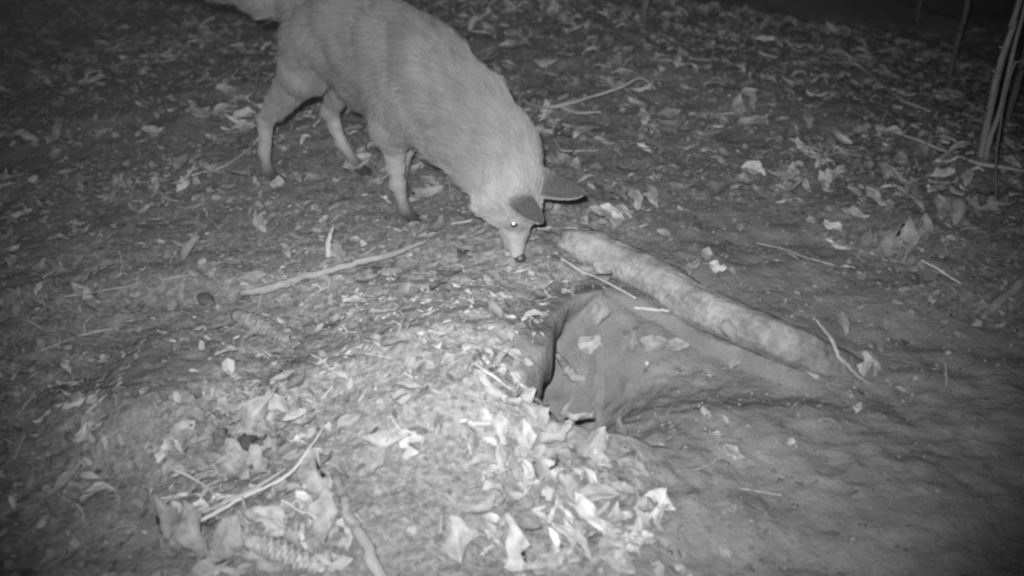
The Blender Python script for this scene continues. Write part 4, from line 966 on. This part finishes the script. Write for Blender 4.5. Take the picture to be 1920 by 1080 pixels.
def bits(n, name, label, cat, kind, lo, hi, shl, shh, dens_fn, seed, power=1.6):
    x, y = in_view_sample(n, .72, 3.6); okk = rng.random(n) < dens_fn(x, y); x, y = x[okk], y[okk]; n = len(x)
    a, b = terrain_frames(x, y); fl_ = np.hypot(a, b) < .9; x, y, a, b = x[fl_], y[fl_], a[fl_], b[fl_]; n = len(x); z = tgrid(x, y)
    L = lo + (hi - lo) * rng.random(n) ** power; yaw = rng.uniform(0, 6.283, n); sh = shl + (shh - shl) * rng.random(n) ** 1.7
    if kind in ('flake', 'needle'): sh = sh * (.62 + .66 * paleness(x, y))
    if kind == 'flake':
        m = 6; th = np.arange(m) / m * 6.283
        rad = (0.6 + .8 * rng.random((n, m))); px_ = np.cos(th)[None] * rad * L[:, None] * .5; py_ = np.sin(th)[None] * rad * L[:, None] * .5 * rng.uniform(.3, .9, n)[:, None]
        pz = rng.normal(0, .12, (n, m)) * L[:, None]; Fq = np.array([(0, 1, 2, 3), (0, 3, 4, 5)])
    elif kind == 'needle':
        m = 6; t = np.array([0, .5, 1.0]); bend = rng.normal(0, .18, n)[:, None] * L[:, None]; wd = rng.uniform(.0005, .0013, n)[:, None]
        cx_ = (t[None] - .5) * L[:, None]; cy_ = bend * (t[None] - .5) ** 2 * 4
        px_ = np.concatenate([cx_, cx_[:, ::-1]], 1); py_ = np.concatenate([cy_ + wd, cy_[:, ::-1] - wd], 1); pz = np.concatenate([.15 * bend * t[None], (.15 * bend * t[None])[:, ::-1]], 1)
        Fq = np.array([(0, 1, 4, 5), (1, 2, 3, 4)])
    elif kind == 'clod':
        m = 20; dd = [(0, 0, 1)] + [(math.sin(t_) * math.cos(p_), math.sin(t_) * math.sin(p_), math.cos(t_)) for t_ in (.8, 1.57, 2.34) for p_ in np.arange(6) * 1.0472 + t_] + [(0, 0, -1)]
        d = np.array(dd) * (1, .8, .55); jit = rng.uniform(.72, 1.1, (n, m)); px_, py_, pz = (d[:, q][None] * jit * L[:, None] * .5 for q in range(3)); Fq = []
        for k_ in range(6):
            k2 = (k_ + 1) % 6; Fq += [(0, 1 + k_, 1 + k2), (19, 13 + k2, 13 + k_)]
            for r_ in (1, 7): Fq += [(r_ + k_, r_ + 6 + k_, r_ + 6 + k2), (r_ + k_, r_ + 6 + k2, r_ + k2)]
        Fq = np.array(Fq)
    else:
        m = 6; d = np.array([(1, 0, 0), (0, 1, 0), (-1, 0, 0), (0, -1, 0), (0, 0, .7), (0, 0, -.7)]); jit = rng.uniform(.5, 1.1, (n, m))
        px_ = d[:, 0][None] * jit * L[:, None] * .5; py_ = d[:, 1][None] * jit * L[:, None] * .5; pz = d[:, 2][None] * jit * L[:, None] * .5
        Fq = np.array([(0, 1, 4), (1, 2, 4), (2, 3, 4), (3, 0, 4), (1, 0, 5), (2, 1, 5), (3, 2, 5), (0, 3, 5)])
    tilt = rng.normal(0, .22, (n, 2)) if kind in ('flake', 'needle') else np.zeros((n, 2))
    c, s_ = np.cos(yaw)[:, None], np.sin(yaw)[:, None]
    wx, wy = px_ * c - py_ * s_, px_ * s_ + py_ * c
    wz = pz + wx * (a[:, None] + tilt[:, :1]) + wy * (b[:, None] + tilt[:, 1:]) + z[:, None] + (.0015 + .12 * L)[:, None] * (1 if kind in ('flake', 'needle') else .3) + (0 if kind in ('crumb', 'clod') else np.where(rng.random(n) < .22, rng.uniform(0, .010, n), 0)[:, None])
    V = np.stack([wx + x[:, None], wy + y[:, None], wz], -1).reshape(-1, 3)
    Fa = (Fq[None] + (np.arange(n) * m)[:, None, None]).reshape(-1, Fq.shape[1])
    o = link(name, fast_mesh(name, V, Fa, M_BITS, {'shade': np.repeat(sh, m)}, smooth=(kind in ('crumb', 'clod'))))
    tag(o, label, cat, kind='stuff')
d_fl = lambda x, y: (1 - .93 * soil_mask(x, y)) * np.clip(.45 + .9 * (vnoise(x * 5, y * 5, 71) - .3), .12, 1) * np.clip(1.5 - .35 * y, .35, 1)
bits(80000, 'litter_fragments', 'fine crumbled leaf fragments covering the forest floor', 'litter', 'flake', .004, .021, .13, .36, d_fl, 1)
bits(15000, 'fallen_needles', 'thin fallen needles and straw scattered on the forest floor', 'needles', 'needle', .010, .045, .13, .40, lambda x, y: (1 - .95 * soil_mask(x, y)) * np.clip(.2 + 1.2 * (vnoise(x * 4, y * 4, 81) - .2), .1, 1), 2)
bits(30000, 'soil_crumbs', 'loose crumbs of dug soil around the burrow', 'soil', 'crumb', .002, .013, .10, .19, lambda x, y: .12 + .8 * soil_mask(x, y), 3, 3.0)
bits(2600, 'pale_specks', 'tiny pale chips lying on the dug soil', 'chips', 'flake', .002, .008, .18, .38, lambda x, y: .05 + .45 * soil_mask(x, y), 4, 2.5)
bits(900, 'soil_clods', 'rounded clods of dug soil on the bare earth', 'soil', 'clod', .004, .013, .12, .18, lambda x, y: .02 + .75 * soil_mask(x, y), 5, 2.6)

# ------------------------------------------------------------------ thin night mist that the infrared lamp shines through
hm_ = bpy.data.materials.new('night_mist'); hm_.use_nodes = True; hn = hm_.node_tree; hn.nodes.clear()
ho = hn.nodes.new('ShaderNodeOutputMaterial'); pvn = hn.nodes.new('ShaderNodeVolumePrincipled')
pvn.inputs['Color'].default_value = (.9, .9, .9, 1); pvn.inputs['Density'].default_value = 0.0011; hn.links.new(pvn.outputs[0], ho.inputs['Volume'])
ext = float(max(abs(gx).max(), abs(gy).max())) + 6; zb = float(Z.min()) - 1.0; zt = max(CAM_H, float(Z.max()), 3.2) + .6
HV = [(sx_ * ext, sy_ * ext, z_) for z_ in (zb, zt) for (sx_, sy_) in ((-1, -1), (1, -1), (1, 1), (-1, 1))]
hz = link('haze', mesh('haze', HV, [(0, 3, 2, 1), (4, 5, 6, 7), (0, 1, 5, 4), (1, 2, 6, 5), (2, 3, 7, 6), (3, 0, 4, 7)], hm_, False))
tag(hz, 'thin mist hanging in the night air over the forest floor', 'mist', kind='stuff')
